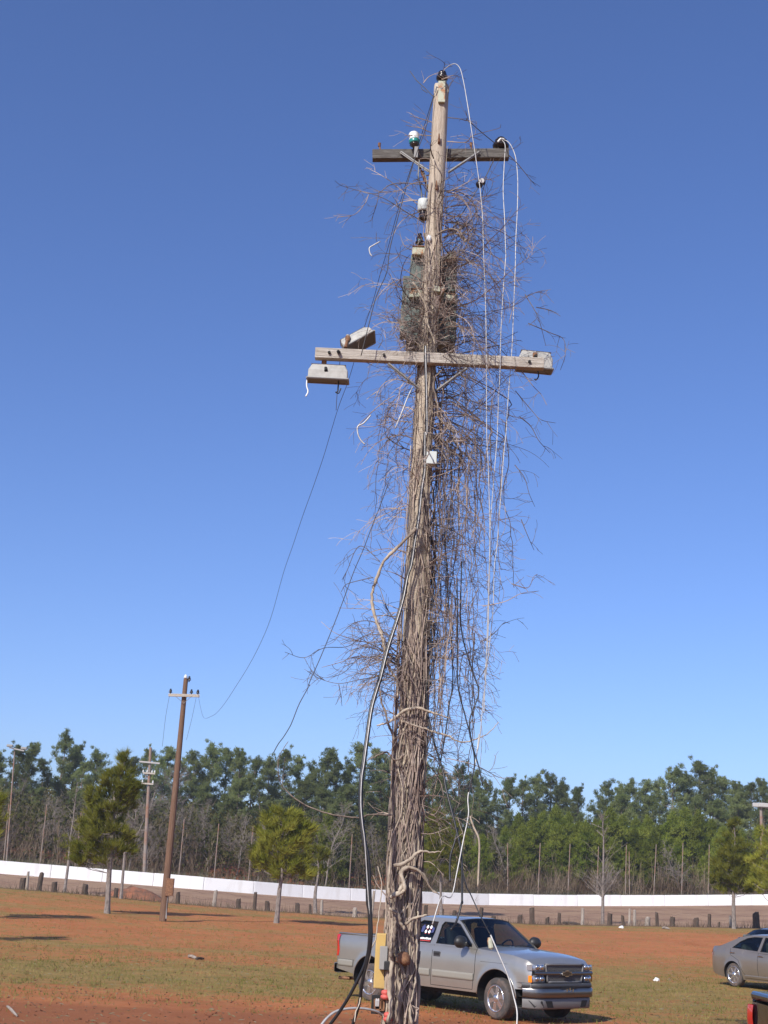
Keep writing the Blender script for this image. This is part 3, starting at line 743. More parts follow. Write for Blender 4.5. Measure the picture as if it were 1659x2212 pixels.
# ---- field trees
def trunk_lean(m_, q, r0, r1, n=7, R=None):
    a_ = ground_hit(*q[0]); Rr = sqrt(a_.x ** 2 + a_.y ** 2); pts = [a_ - Vector((0, 0, .15))] + [at_range(x, y, Rr) for x, y in q[1:]]
    pts = catmull(pts, 3); k = len(pts); rad = [r0 + (r1 - r0) * i / (k - 1) for i in range(k)]; rad[0] *= 1.25
    m_.tube(pts, rad, n); return pts, rad, a_, Rr
def field_pine(trunk, blobs, label, r0=.11, dens=1.0, extra=None, length=.34):
    m_ = MB(); pts, rad, a_, Rr = trunk_lean(m_, trunk, r0, .02); P = []; rd = random.Random(int(trunk[0][0]))
    root = empty('field_pine_tree', a_); tag(root, label, 'pine tree', 'small pines growing on the field')
    for bx, by, rx, ry in blobs:
        c = at_range(bx, by, Rr); sx, sz = rx * Rr / FPX, ry * Rr / FPX
        n = max(8, int(29 * dens * sx * sz * (sx + .3)))
        for _ in range(n):
            u = Vector((rd.gauss(0, 1), rd.gauss(0, 1), rd.gauss(0, 1))).normalized() * rd.random() ** .38
            tip = c + Vector((u.x * sx, u.y * min(sx, 1.4), u.z * sz))
            # limb from trunk a bit lower
            hz = tip.z - .25 - .35 * abs(tip.x - c.x); k = min(range(len(pts)), key=lambda i: abs(pts[i].z - hz)); b0 = pts[k]
            if rd.random() < .5:
                mid = b0.lerp(tip, .6) + Vector((0, 0, -.10)); m_.tube([b0, mid, tip], [.022, .014, .008], 3, cap=False)
            out_ = (tip - b0); out_.z = 0; out_ = out_.normalized() if out_.length > .05 else Vector((rd.gauss(0, 1), rd.gauss(0, 1), 0)).normalized()
            for s_ in range(5):
                j = Vector((rd.gauss(0, .10), rd.gauss(0, .10), rd.gauss(0, .08)))
                P.append((tip + j, (out_ * .55 + Vector((0, 0, .85)))))
    m_.build('trunk', M_BARKF, root, world=True)
    A = np.array([tuple(p - a_) for p, _ in P]); D = np.array([tuple(d) for _, d in P])
    V = needles(A, D, 16, length * 1.15, .017, .42); tri_mesh('crown', V, M_PINEF, root)
    return root
field_pine([z6(668, 1640), z6(676, 1450), z6(688, 1280), z6(705, 1080), z6(715, 900), z6(770, 720), z6(775, 660)],
    [z6(765, 690) + (12, 18), z6(745, 760) + (24, 20), z6(690, 830) + (26, 22), z6(800, 850) + (20, 22), z6(730, 900) + (34, 24), z6(600, 920) + (18, 18), z6(640, 980) + (30, 24), z6(800, 960) + (16, 16), z6(600, 1060) + (30, 24), z6(700, 1030) + (28, 22), z6(560, 1130) + (20, 20), z6(630, 1160) + (32, 22), z6(730, 1130) + (24, 16), z6(580, 1230) + (28, 18), z6(680, 1230) + (30, 18), z6(760, 1250) + (22, 14), z6(490, 1240) + (12, 9), z6(620, 1300) + (26, 11), z6(500, 1310) + (10, 8), z6(790, 1180) + (10, 8), z6(830, 870) + (7, 8)],
    'tall bushy yellow green field pine left of the brown utility pole', .14, 1.5)
# grey sapling with two green sprigs
def grey_tree(trunks, label, r0=.10, seed=1, sprigs=(), H=2.0):
    rd = random.Random(seed); m_ = MB(); tw = MB(); root = None
    for ti, tq in enumerate(trunks):
        pts, rad, a_, Rr = trunk_lean(m_, tq, r0 * (1 if ti == 0 else .6), .015, 6)
        if root is None: root = empty('bare_field_tree', a_)
        for _ in range(26):
            t = rd.uniform(.35, .99); k = int(t * (len(pts) - 1)); p = pts[k]; L = H * rd.uniform(.4, 1) * (1.3 - t)
            d = Vector((rd.gauss(0, 1), rd.gauss(0, 1), rd.uniform(.5, 1.6))).normalized(); q = [p]
            for _s in range(4):
                d = (d + Vector((rd.gauss(0, .14), rd.gauss(0, .14), .08))).normalized(); q.append(q[-1] + d * L / 4)
            tw.tube(q, [.022, .017, .013, .009, .006], 3, cap=False)
            for _b in range(5):
                s0 = q[rd.randrange(1, 4)]; d2 = (d + Vector((rd.gauss(0, .7), rd.gauss(0, .7), rd.gauss(0, .4)))).normalized(); l2 = L * .45 * rd.random()
                tw.tube([s0, s0 + d2 * l2 * .5 + Vector((0, 0, .02)), s0 + d2 * l2 + Vector((0, 0, .06))], [.010, .008, .005], 3, cap=False)
    m_.build('trunk', M_BARKF, root, world=True); tw.build('branches', M_BARE, root, world=True)
    if sprigs:
        A = []; a0 = Vector(root.location)
        for bx, by, r in sprigs:
            c = at_range(bx, by, Rr) - a0; A.append(tuft_blob(c, (r, r * .6, r * .7), 26))
        A = np.concatenate(A); D = np.tile([[.1, 0, .8]], (len(A), 1)); tri_mesh('crown', needles(A, D, 10, .32, .013, .6), M_PINEF, root)
    tag(root, label, 'bare tree', 'bare trees on the field'); return root
grey_tree([[z6(400, 1510), z6(425, 1330), z6(437, 1180), z6(460, 1020), z6(482, 820)]], 'slim grey trunk with two small green sprigs left of field pine', .12, 3, [z6(400, 1195) + (.8,), z6(425, 1290) + (.4,), z6(430, 1215) + (.35,)], 1.8)
grey_tree([[z6(752, 1548), z6(765, 1400), z6(780, 1220), z6(790, 1190), z6(758, 1090), z6(745, 980)], [z6(752, 1548), z6(765, 1400), z6(782, 1220), z6(800, 1150), z6(840, 1060), z6(850, 900)]], 'forked grey bare tree beside the dirt mound behind field pine', .11, 4, (), 2.4)
grey_tree([[z8(695, 1112), z8(697, 960), z8(700, 760), z8(700, 600), z8(690, 470)], [z8(695, 1112), z8(697, 960), z8(690, 900), z8(645, 830)], [z8(695, 1112), z8(697, 960), z8(735, 900), z8(800, 790)]], 'wide bare tree with greyish trunk right of the silver truck', .13, 5, (), 3.2)
field_pine([z7(268, 1285), z7(285, 1100), z7(295, 1030), z7(305, 930), z7(300, 800), z7(330, 620)],
    [z7(340, 610) + (24, 14), z7(280, 650) + (34, 22), z7(385, 670) + (26, 22), z7(220, 710) + (28, 22), z7(320, 740) + (38, 26), z7(170, 790) + (20, 22), z7(250, 820) + (36, 24), z7(390, 800) + (32, 24), z7(190, 890) + (28, 20), z7(300, 900) + (34, 22), z7(400, 900) + (26, 20), z7(220, 960) + (24, 16), z7(300, 985) + (26, 15), z7(430, 970) + (20, 14), z7(140, 880) + (12, 10), z7(460, 720) + (16, 12)],
    'round yellow green field pine left of the vine covered pole', .13, 1.5)
field_pine([z7(512, 1222), z7(508, 1120), z7(518, 1040), z7(530, 960), z7(525, 860), z7(520, 740)],
    [z7(500, 740) + (14, 12), z7(480, 800) + (20, 14), z7(520, 850) + (26, 14), z7(560, 870) + (12, 8), z7(470, 900) + (16, 12), z7(520, 950) + (20, 10), z7(470, 1000) + (14, 8)],
    'small dark field pine right behind the round middle pine', .14, 1.2)
field_pine([z8(1462, 1140), z8(1458, 1000), z8(1462, 880), z8(1465, 760), z8(1468, 620), z8(1462, 540)],
    [z8(1462, 545) + (8, 14), z8(1450, 600) + (16, 16), z8(1490, 660) + (18, 16), z8(1420, 680) + (20, 18), z8(1460, 740) + (34, 22), z8(1380, 770) + (18, 16), z8(1530, 770) + (22, 18), z8(1440, 820) + (38, 22), z8(1540, 840) + (20, 18), z8(1380, 860) + (22, 14), z8(1470, 890) + (34, 16), z8(1410, 920) + (16, 8), z8(1545, 915) + (14, 7)],
    'conical green field pine left of the right picture edge', .14, 1.3)
field_pine([(1668, 2012), (1664, 1950), (1662, 1880), (1660, 1800)],
    [(1655, 1805, 16, 18), (1648, 1835, 20, 18), (1672, 1830, 20, 18), (1640, 1870, 22, 20), (1665, 1880, 24, 20), (1638, 1905, 22, 14), (1660, 1918, 24, 14)],
    'green field pine cut off by the right picture edge', .14, 1.3)
field_pine([z7(1295, 1240), z7(1290, 1100), z7(1290, 900), z7(1285, 640)],
    [z7(1285, 620) + (14, 16), z7(1250, 690) + (22, 20), z7(1330, 680) + (22, 18), z7(1230, 760) + (20, 20), z7(1300, 780) + (34, 22), z7(1390, 760) + (16, 14), z7(1240, 860) + (24, 20), z7(1330, 880) + (34, 22), z7(1270, 950) + (26, 16), z7(1350, 980) + (24, 14)],
    'green field pine seen through the hanging vines by the pole', .13, 1.1)
field_pine([(-62, 1984), (-58, 1900), (-50, 1800), (-45, 1705)],
    [(-45, 1705, 14, 18), (-30, 1735, 26, 20), (-12, 1755, 22, 22), (-52, 1765, 34, 24), (-70, 1800, 30, 24), (-28, 1800, 22, 20), (-55, 1840, 40, 20), (-60, 1880, 34, 14)],
    'green field pine poking in at the left picture edge', .15, 1.3)
field_pine([(-150, 2034), (-148, 1900), (-140, 1800), (-135, 1690)],
    [(-135, 1700, 20, 22), (-120, 1740, 40, 28), (-160, 1780, 44, 30), (-110, 1800, 40, 26), (-150, 1850, 50, 28)],
    'field pine just outside the left edge throwing its shadow in', .15, .8)

# ------------------------------------------------------------------ other utility poles
def wood_pole(name, q, r0, r1, label, mt, R=None, n=12):
    a_ = ground_hit(*q[0]) if R is None else at_range(q[0][0], q[0][1], R); Rr = sqrt(a_.x ** 2 + a_.y ** 2)
    root = empty(name, a_); b_ = at_range(*q[1], Rr); m_ = MB(); d = (b_ - a_).normalized()
    m_.tube([a_ - d * .3, a_.lerp(b_, .33), a_.lerp(b_, .66), b_], [r0, r0 * .8 + r1 * .2, (r0 + r1) * .48, r1], n)
    m_.build('shaft', mt, root, world=True, smooth=False); tag(root, label, 'utility pole'); return root, a_, b_, Rr
fp, fa, fb, fR = wood_pole('utility_pole', [z6(1012, 1688), z6(1157, 178)], .165, .105, 'leaning brown wooden utility pole with one crossarm on red clay', M_POLE2)
def ins(m_, p, r, h):
    m_.lathe(p, (0, 0, 1), [(r * .3, 0), (r * .35, h * .3), (r, h * .32), (r * .95, h * .45), (r * .5, h * .5), (r * .8, h * .62), (r * .75, h * .75), (r * .45, h * .8), (r * .5, h), (r * .2, h * 1.05)], 10)
def arm(root, q0, q1, R, w, h, mt, name='crossarm', dy=0):
    a_ = at_range(*q0, R); b_ = at_range(*q1, R); off = Vector((0, dy, 0)); m_ = MB(); m_.bar(a_ + off, b_ + off, w, h)
    m_.build(name, mt, root, world=True, bevel=.008); return a_ + off, b_ + off
arm(fp, z6(1048, 280), z6(1242, 286), fR - .2, .1, .13, M_ARML)
for x, y in ((1060, 272), (1190, 276), (1230, 278)):
    m_ = MB(); ins(m_, at_range(*z6(x, y), fR - .2) - Vector((0, 0, .02)), .085, .24); m_.build('insulator', M_PORC, fp, world=True, smooth=True)
m_ = MB(); ins(m_, fb + Vector((-.02, 0, -.03)), .10, .2); m_.build('insulator', M_WHITEP, fp, world=True, smooth=True)
m_ = MB(); ins(m_, fb + Vector((.16, -.05, -.16)), .09, .26); m_.build('insulator', M_PORC, fp, world=True, smooth=True)
for xx in (1092, 1192):
    m_ = MB(); m_.bar(at_range(*z6(xx, 288), fR - .28), at_range(*z6(1143, 332), fR - .2), .04, .012); m_.build('brace', M_GALV, fp, world=True)
m_ = MB(); p = at_range(*z6(1059, 1475), fR); m_.box(p + Vector((.0, -.12, 0)), (.34, .25, .75)); m_.box(p + Vector((.03, -.15, .1)), (.24, .04, .4)); m_.build('meter_box', M_RUST, fp, world=True, bevel=.01)
m_ = MB(); m_.tube([at_range(*z6(1045, 1500), fR - .1), at_range(*z6(1035, 1600), fR - .1), at_range(*z6(1033, 1672), fR - .1)], .025, 6); m_.build('conduit', M_CABLE, fp, world=True)
for q in ((z6(1054, 286), z6(1030, 420), z6(1010, 600)), (z6(1220, 300), z6(1195, 420), z6(1160, 560))):
    m_ = MB(); m_.tube(catmull([at_range(*p_, fR - .2) for p_ in q], 4), .008, 3); m_.build('loose_wire', M_WIRE, fp, world=True)
# pole behind the wall with three arms
tp, ta, tb, tR = wood_pole('utility_pole', [z6(897, 1395), z6(937, 607)], .16, .11, 'distant utility pole with three stacked crossarms behind white wall', M_THIN, edge_c(theta_of(311))[2] + 1.5)
for q0, q1, mt_ in ((z6(866, 694), z6(994, 706), M_WHITEPOST), (z6(890, 765), z6(965, 770), M_ARML), (z6(880, 830), z6(955, 835), M_ARML)): arm(tp, q0, q1, tR - .2, .10, .13, mt_)
for x, y in ((890, 765), (915, 765), (945, 768), (962, 768), (885, 828), (950, 832)):
    m_ = MB(); ins(m_, at_range(*z6(x, y), tR - .2), .07, .25); m_.build('insulator', M_WHITEP, tp, world=True)
# light pole far left, light pole far right
lp, la, lb_, lR = wood_pole('light_pole', [(14, 1862), z6(92, 615)], .07, .05, 'tall light pole with white crossarm in the treeline far left', M_THIN, edge_c(theta_of(14))[2] + 2)
arm(lp, z6(58, 608), z6(150, 628), lR - .2, .08, .10, M_WHITEPOST)
for x, y in ((62, 596), (150, 612)):
    m_ = MB(); m_.box(at_range(*z6(x, y), lR - .2), (.5, .3, .2)); m_.build('flood_head', M_GALV, lp, world=True, bevel=.05)
rp, ra, rb, rR = wood_pole('light_pole', [(1649, 1946), z8(1618, 432)], .2, .14, 'tall light pole with pale crossarm at the right edge', M_THIN, edge_c(theta_of(1649))[2] + 2)
arm(rp, z8(1580, 428), z8(1672, 436), rR - .2, .09, .11, M_WHITEPOST)
for x, y in ((1590, 418), (1625, 418), (1655, 420)):
    m_ = MB(); m_.box(at_range(*z8(x, y), rR - .3), (.7, .45, .4)); m_.build('flood_head', M_WHITEPOST, rp, world=True, bevel=.05)

# grass tufts on the field (nobody could count them)
Rr = 16 + 72 * rng.uniform(0, 1, 42000) ** 1.5; thr = rng.uniform(-.34, .34, len(Rr)); keep = []
for R, th in zip(Rr, thr):
    x, y = R * sin(th), R * cos(th)
    if rng.random() < grass_share(x, y) * .95 + .04: keep.append((x, y, height(x, y)))
P = np.array(keep); P = np.repeat(P, 3, 0) + rng.normal(size=(len(P) * 3, 3)) * np.array([.06, .06, 0])
e = rng.normal(size=P.shape) * np.array([1, 1, 0]); e /= np.linalg.norm(e, axis=1)[:, None]
h = rng.uniform(.03, .085, len(P)); tip = P + np.stack([rng.normal(size=len(P)) * .03, rng.normal(size=len(P)) * .03, h], 1)
tag(tri_mesh('field_grass', np.stack([P - e * .008, P + e * .008, tip], 1), M_GRASS, kind='stuff'), 'short olive grass growing in patches on the red clay', 'grass')
# dry stalks along the posts
x_ = rng.uniform(-40, 1720, 2600); P = []
for a_ in x_:
    R = edge_c(theta_of(a_))[0] - abs(rng.normal()) * .8; p = gpt(a_, R); P.append((p.x, p.y, p.z))
P = np.array(P); e = rng.normal(size=P.shape) * np.array([1, 1, 0]); e /= np.linalg.norm(e, axis=1)[:, None]; h = rng.uniform(.12, .5, len(P)) * rng.uniform(.5, 1.6, len(P))
tag(tri_mesh('dry_stalks', np.stack([P - e * .012, P + e * .012, P + np.stack([rng.normal(size=len(P)) * .12, rng.normal(size=len(P)) * .12, h], 1)], 1), M_BRUSH, kind='stuff'), 'thin dry stalks growing between the old fence posts', 'weeds')
# straw bits and pebbles
Rr = 15 + 50 * rng.uniform(0, 1, 5200) ** 1.4; thr = rng.uniform(-.33, .33, len(Rr)); P = np.array([(R * sin(t), R * cos(t), height(R * sin(t), R * cos(t)) + .012) for R, t in zip(Rr, thr)])
e = rng.normal(size=P.shape) * np.array([1, 1, .25]); e /= np.linalg.norm(e, axis=1)[:, None]; f_ = np.cross(e, [[0, 0, 1.]]); L2 = rng.uniform(.02, .075, len(P))[:, None]
tag(tri_mesh('straw_bits', np.stack([P - e * L2, P + e * L2, P + f_ * .010 + np.array([[0, 0, .012]])], 1), M_DRY, kind='stuff'), 'pale straw bits and dead leaves scattered over the field', 'straw')
# clods
Rr = 15 + 30 * rng.uniform(0, 1, 2600) ** 1.3; thr = rng.uniform(-.33, .33, len(Rr)); P = np.array([(R * sin(t), R * cos(t), height(R * sin(t), R * cos(t))) for R, t in zip(Rr, thr)])
tag(tri_mesh('clay_crumbs', cards(P, .045, 0, 3), M_CLAYM, kind='stuff'), 'small crumbs of clay lying on the bare ground', 'clay crumbs')
for (px, py, sz, lab) in ((1342, 2005, .16, 'small white litter on grass in front of thin pale fence posts'), (1418, 2119, .10, 'small white scrap on the grass between pickup and beige car')):
    c = ground_hit(px, py); m_ = MB(); rd = random.Random(px)
    m_.lathe((0, 0, -.01), (0, 0, 1), [(sz * .8, 0), (sz, sz * .3), (sz * .8, sz * .7), (sz * .3, sz * .95)], 7)
    m_.v = [(x * rd.uniform(.7, 1.3), y * rd.uniform(.7, 1.2), z * rd.uniform(.7, 1.2)) for x, y, z in m_.v]
    o = m_.build('litter', M_WHITEP); o.location = c; tag(o, lab, 'litter')
for i, (px, py) in enumerate(((100, 2080), (232, 2120), (560, 2052), (1010 + 400, 2060), (1395, 2105), (1470, 2150), (640, 2100))):
    pass

# ------------------------------------------------------------------ vehicles
def itp(tab):
    return lambda x: lerp_tab(tab, x)
def wheel(parent, x, y, r, w, side, style, steer=0.0, rim_r=.60):
    rt = MB(); n = 40
    prof = [(r * .62, -w / 2 + .02), (r * .74, -w / 2), (r * .90, -w / 2 + .005), (r * .975, -w / 2 + .03), (r, -w / 2 + .055), (r, -w * .19), (r * .978, -w * .18), (r * .978, -w * .155), (r, -w * .15), (r, -w * .02), (r * .978, -w * .015), (r * .978, w * .015), (r, w * .02), (r, w * .15), (r * .978, w * .155), (r * .978, w * .18), (r, w * .19), (r, w / 2 - .055), (r * .975, w / 2 - .03), (r * .90, w / 2 - .005), (r * .74, w / 2), (r * .62, w / 2 - .02)]
    ax = Vector((sin(steer) * -side, side * cos(steer), 0))
    rt.lathe((x, y, r), ax, prof, n); t = rt.build('wheel', M_TYRE, parent, smooth=False)
    # rim: dish, lip, spokes and hub, facing outwards
    ez = Vector((0, 0, 1)); ex = ez.cross(ax).normalized(); c0 = Vector((x, y, r)); R = r * rim_r + .015
    m_ = MB(); m_.lathe(c0, ax, [(R * .97, w / 2 - .09), (R * .5, w / 2 - .1), (.02, w / 2 - .1)], 24); m_.build('rim_well', M_DARK, t, smooth=True)
    m_ = MB(); m_.lathe(c0, ax, [(R * .9, w / 2 - .05), (R * .93, w / 2 - .004), (R, w / 2 + .004), (R * 1.03, w / 2 - .006), (R * 1.02, w / 2 - .03)], 32); 
    m_.f = m_.f[:-2]; m_.build('rim', M_ALLOY, t, smooth=True)
    m_ = MB()
    ns = 7 if style == 'sedan' else 6
    for k in range(ns):
        q = 2 * pi * k / ns + .3; d = ex * cos(q) + ez * sin(q); s_ = ex * -sin(q) + ez * cos(q)
        if style == 'sedan': wi, wo = .035, .05
        else: wi, wo = .055, .075
        a_ = c0 + d * (R * .16) + ax * (w / 2 - .012); b_ = c0 + d * (R * .95) + ax * (w / 2 - .018)
        m_.add([a_ - s_ * wi * .6, a_ + s_ * wi * .6, b_ + s_ * wo * .62, b_ - s_ * wo * .62, a_ - s_ * wi - ax * .05, a_ + s_ * wi - ax * .05, b_ + s_ * wo - ax * .05, b_ - s_ * wo - ax * .05],
               [(0, 1, 2, 3), (0, 4, 5, 1), (1, 5, 6, 2), (2, 6, 7, 3), (3, 7, 4, 0)])
    m_.build('spokes', M_ALLOY, t)
    m_ = MB(); m_.lathe(c0, ax, [(.085, w / 2 - .06), (.08, w / 2 - .004), (.05, w / 2 + .006), (.012, w / 2 + .008)], 14); m_.build('hub_cap', M_ALLOY, t, smooth=True)
    return t

class Car:
    """half width w(x), shoulder zt(x), sill zb(x), wheel arches; x forward, y left"""
    def __init__(s, root, mt, x0, x1, w, zt, zb, arches, prof, deckdrop=0):
        s.root = root; s.mt = mt; s.x0 = x0; s.x1 = x1; s.w = itp(w); s.zt = itp(zt); s.zb0 = itp(zb); s.ar = arches; s.prof = itp(prof)
    def zb(s, x):
        z = s.zb0(x)
        for cx, cz, r in s.ar:
            if abs(x - cx) < r: z = max(z, cz + sqrt(r * r - (x - cx) ** 2))
        return min(z, s.zt(x) - .05)
    def y(s, x, z):
        flare = 0
        for cx, cz, r in s.ar:
            d = sqrt((x - cx) ** 2 + (z - cz) ** 2) - r
            if -.02 < d < .12: flare = max(flare, .022 * (1 - max(d, 0) / .12) ** 1.5)
        u = (z - .3) / (s.zt(x) - .3); return s.w(x) + s.prof(u) + flare
    def sides(s, name='body', n=9):
        m_ = MB(); xs = list(np.arange(s.x0, s.x1, .05)) + [s.x1]
        for cx, cz, r in s.ar: xs += [cx - r + 1e-3, cx + r - 1e-3, cx - r - 1e-3, cx + r + 1e-3] + [cx + r * cos(q) for q in np.linspace(.08, pi - .08, 22)]
        xs = sorted(x for x in set(xs) if s.x0 <= x <= s.x1)
        for sd in (1, -1):
            rows = []
            for x in xs:
                b, t = s.zb(x), s.zt(x); rows.append([(x, sd * s.y(x, b + (t - b) * i / n), b + (t - b) * i / n) for i in range(n + 1)])
            m_.grid(rows, sd > 0)
        o = m_.build(name, s.mt, s.root, smooth=True); s.body = o
        # wheel wells
        for cx, cz, r in s.ar:
            for sd in (1, -1):
                m_ = MB(); rows = []
                for q in np.linspace(-.25, pi + .25, 22):
                    x = cx + r * cos(q); z = cz + r * sin(q); yo = s.y(min(max(x, s.x0), s.x1), max(z, .3)) - .004
                    rows.append([(x, sd * yo, z), (x, sd * (yo - .34), z)])
                m_.grid(rows); b = len(m_.v); m_.v += [(r_[1]) for r_ in rows]; m_.f.append(tuple(range(b, b + len(rows))))
                m_.build('wheel_well', M_DARK, s.root, smooth=False)
    def deck(s, name, xa, xb, crown, inset=0.0, n=12, mt=None, drop=.0, lip=0):
        m_ = MB(); rows = []
        for x in np.linspace(xa, xb, 26):
            yw = s.y(x, s.zt(x)) - inset; z0 = s.zt(x) - drop; r = []
            for j in range(n + 1):
                u = -1 + 2 * j / n; r.append((x, u * yw, z0 + crown(x) * (1 - abs(u) ** 2.6) - (lip if abs(u) > .999 else 0)))
            rows.append(r)
        m_.grid(rows, True); return m_.build(name, mt or s.mt, s.root, smooth=True)
    def endcap(s, x, z0, z1, bulge, mt, name, n=12, sign=1):
        m_ = MB(); rows = []
        for i in range(7):
            z = z0 + (z1 - z0) * i / 6; yw = s.y(x, z); rows.append([(x + sign * bulge * (1 - (abs(u) ** 3)), u * yw, z) for u in np.linspace(-1, 1, n + 1)])
        m_.grid(rows, sign < 0); return m_.build(name, mt, s.root, smooth=True)
def seam(m_, s, pts, w=.006, off=.003, sds=(1, -1)):
    for sd in sds:
        P = []
        for (xa, za), (xb, zb_) in zip(pts, pts[1:]):
            for k in range(6):
                t = k / 6; P.append((xa + (xb - xa) * t, za + (zb_ - za) * t))
        P.append(pts[-1]); m_.tube([(x, sd * (s.y(x, z) + off - w * .6), z) for x, z in P], w, 4)
def sidepatch(m_, s, poly, off, sds=(1, -1), depth=.0):      # patch following the body side
    x0 = min(p[0] for p in poly); x1 = max(p[0] for p in poly); z0 = min(p[1] for p in poly); z1 = max(p[1] for p in poly)
    for sd in sds:
        rows = []
        for x in np.linspace(x0, x1, max(3, int((x1 - x0) / .08))):
            rows.append([(x, sd * (s.y(x, z) - .004), z) if k in (0, 6) else (x, sd * (s.y(x, z) + off), z) for k, z in enumerate([z0, z0 + .004, z0 + (z1 - z0) * .3, (z0 + z1) / 2, z0 + (z1 - z0) * .7, z1 - .004, z1])])
        m_.grid(rows, sd > 0)
def cabin(s, outline, wins, ylow, yhigh, zl, zh, glassm, crown, roof, ws, rw, rim_mt=M_BLACK):
    """outline/wins in (x,z); roof (xa,xb); ws: windscreen (x_bottom,z_b,x_top,z_t); rw: rear window"""
    def Y(z): return ylow + (yhigh - ylow) * (z - zl) / (zh - zl)
    m_ = MB()
    for sd in (1, -1):
        m_.poly([outline] + wins, lambda x, z: (x, sd * Y(z), z))
        m_.poly([outline] + wins, lambda x, z: (x, sd * (Y(z) - .045), z))
        for w_ in wins:                                          # reveals
            k = len(w_)
            for i in range(k):
                (a, b), (c, d) = w_[i], w_[(i + 1) % k]
                m_.add([(a, sd * Y(b), b), (c, sd * Y(d), d), (c, sd * (Y(d) - .045), d), (a, sd * (Y(b) - .045), b)], [(0, 1, 2, 3)])
    m_.build('cab_side', s.mt, s.root)
    for i, w_ in enumerate(wins):
        for sd in (1, -1):
            m_ = MB(); m_.poly([w_], lambda x, z: (x, sd * (Y(z) - .018), z)); g_ = m_.build('side_window', glassm, s.root)
            m_ = MB(); P = [Vector((x, sd * (Y(z) - .006), z)) for x, z in w_]; m_.tube(P + [P[0]], .011, 4, cap=False); m_.build('window_seal', rim_mt, g_)
    m_ = MB(); rows = []
    for x in np.linspace(roof[0], roof[1], 14):
        z = roof[2](x); yy = Y(z); rows.append([(x, u * yy, z + crown * (1 - abs(u) ** 2.8)) for u in np.linspace(-1, 1, 13)])
    m_.grid(rows, True); m_.build('roof', s.mt, s.root, smooth=True, solid=0)
    for nm, (xa, za, xb, zb_), bul, gm in (('windscreen', ws, 1, M_GLASS if glassm is not M_GLASSD else M_GLASS), ('rear_window', rw, -1, M_GLASSD)):
        m_ = MB(); rows = []
        for i in range(7):
            t = i / 6; x = xa + (xb - xa) * t; z = za + (zb_ - za) * t; yy = Y(z) - .02
            rows.append([(x + bul * .10 * (1 - u * u) * (1 - t * .6), u * yy, z + (crown + .01) * t * (1 - abs(u) ** 2.8)) for u in np.linspace(-1, 1, 11)])
        m_.grid(rows); g_ = m_.build(nm, gm, s.root, smooth=True)
        m_ = MB(); m_.tube([Vector(p) for p in rows[0]] + [Vector(r[-1]) for r in rows[1:]] + [Vector(p) for p in rows[-1][::-1]] + [Vector(r[0]) for r in rows[-2::-1]], .014, 4, cap=False); m_.build('window_seal', rim_mt, g_)
def mirror(s, x, z, y, mt=M_BLACK, arm_y=.08, sz=(.13, .2, .16)):
    for sd in (1, -1):
        m_ = MB(); m_.lathe((x - .05, sd * (y + arm_y + sz[1] / 2), z), (1, 0, 0), [(sz[2] * .5, 0), (sz[2] * .62, .02), (sz[2] * .58, .08), (sz[2] * .4, .13), (sz[2] * .15, .15)], 14)
        m_.v = [(p[0], sd * (y + arm_y + sz[1] / 2) + (p[1] - sd * (y + arm_y + sz[1] / 2)) * 1.35, p[2]) for p in m_.v]
        o = m_.build('mirror', mt, s.root, smooth=True)
        m_ = MB(); m_.bar((x, sd * (y - .02), z - .06), (x, sd * (y + arm_y + .04), z - .04), .07, .05); m_.build('mirror_arm', mt, o)

def seatset(root, xs, ylist, z, mt=M_SEAT, h=.62):
    for x in xs:
        for y in ylist:
            m_ = MB(); m_.box((x + .25, y, z + .08), (.5, .5, .18)); m_.box((x - .02, y, z + .38), (.16, .5, h), Matrix.Rotation(-.2, 3, 'Y')); m_.build('seat', mt, root, bevel=.05)
            m_ = MB(); m_.box((x - .12, y, z + .78), (.09, .26, .17)); m_.build('headrest', mt, root, bevel=.03)
def steering(root, x, y, z):
    m_ = MB(); c = Vector((x, y, z)); ax = Vector((-.85, 0, .5)).normalized(); a = Vector((0, 1, 0)); b = ax.cross(a)
    m_.tube([c + a * .185 * cos(q) + b * .185 * sin(q) for q in np.linspace(0, 2 * pi, 21)], .016, 6, cap=False)
    m_.bar(c - a * .18, c + a * .18, .05, .03); m_.bar(c, c - ax * .35, .05, .05); m_.build('steering_wheel', M_BLACK, root)

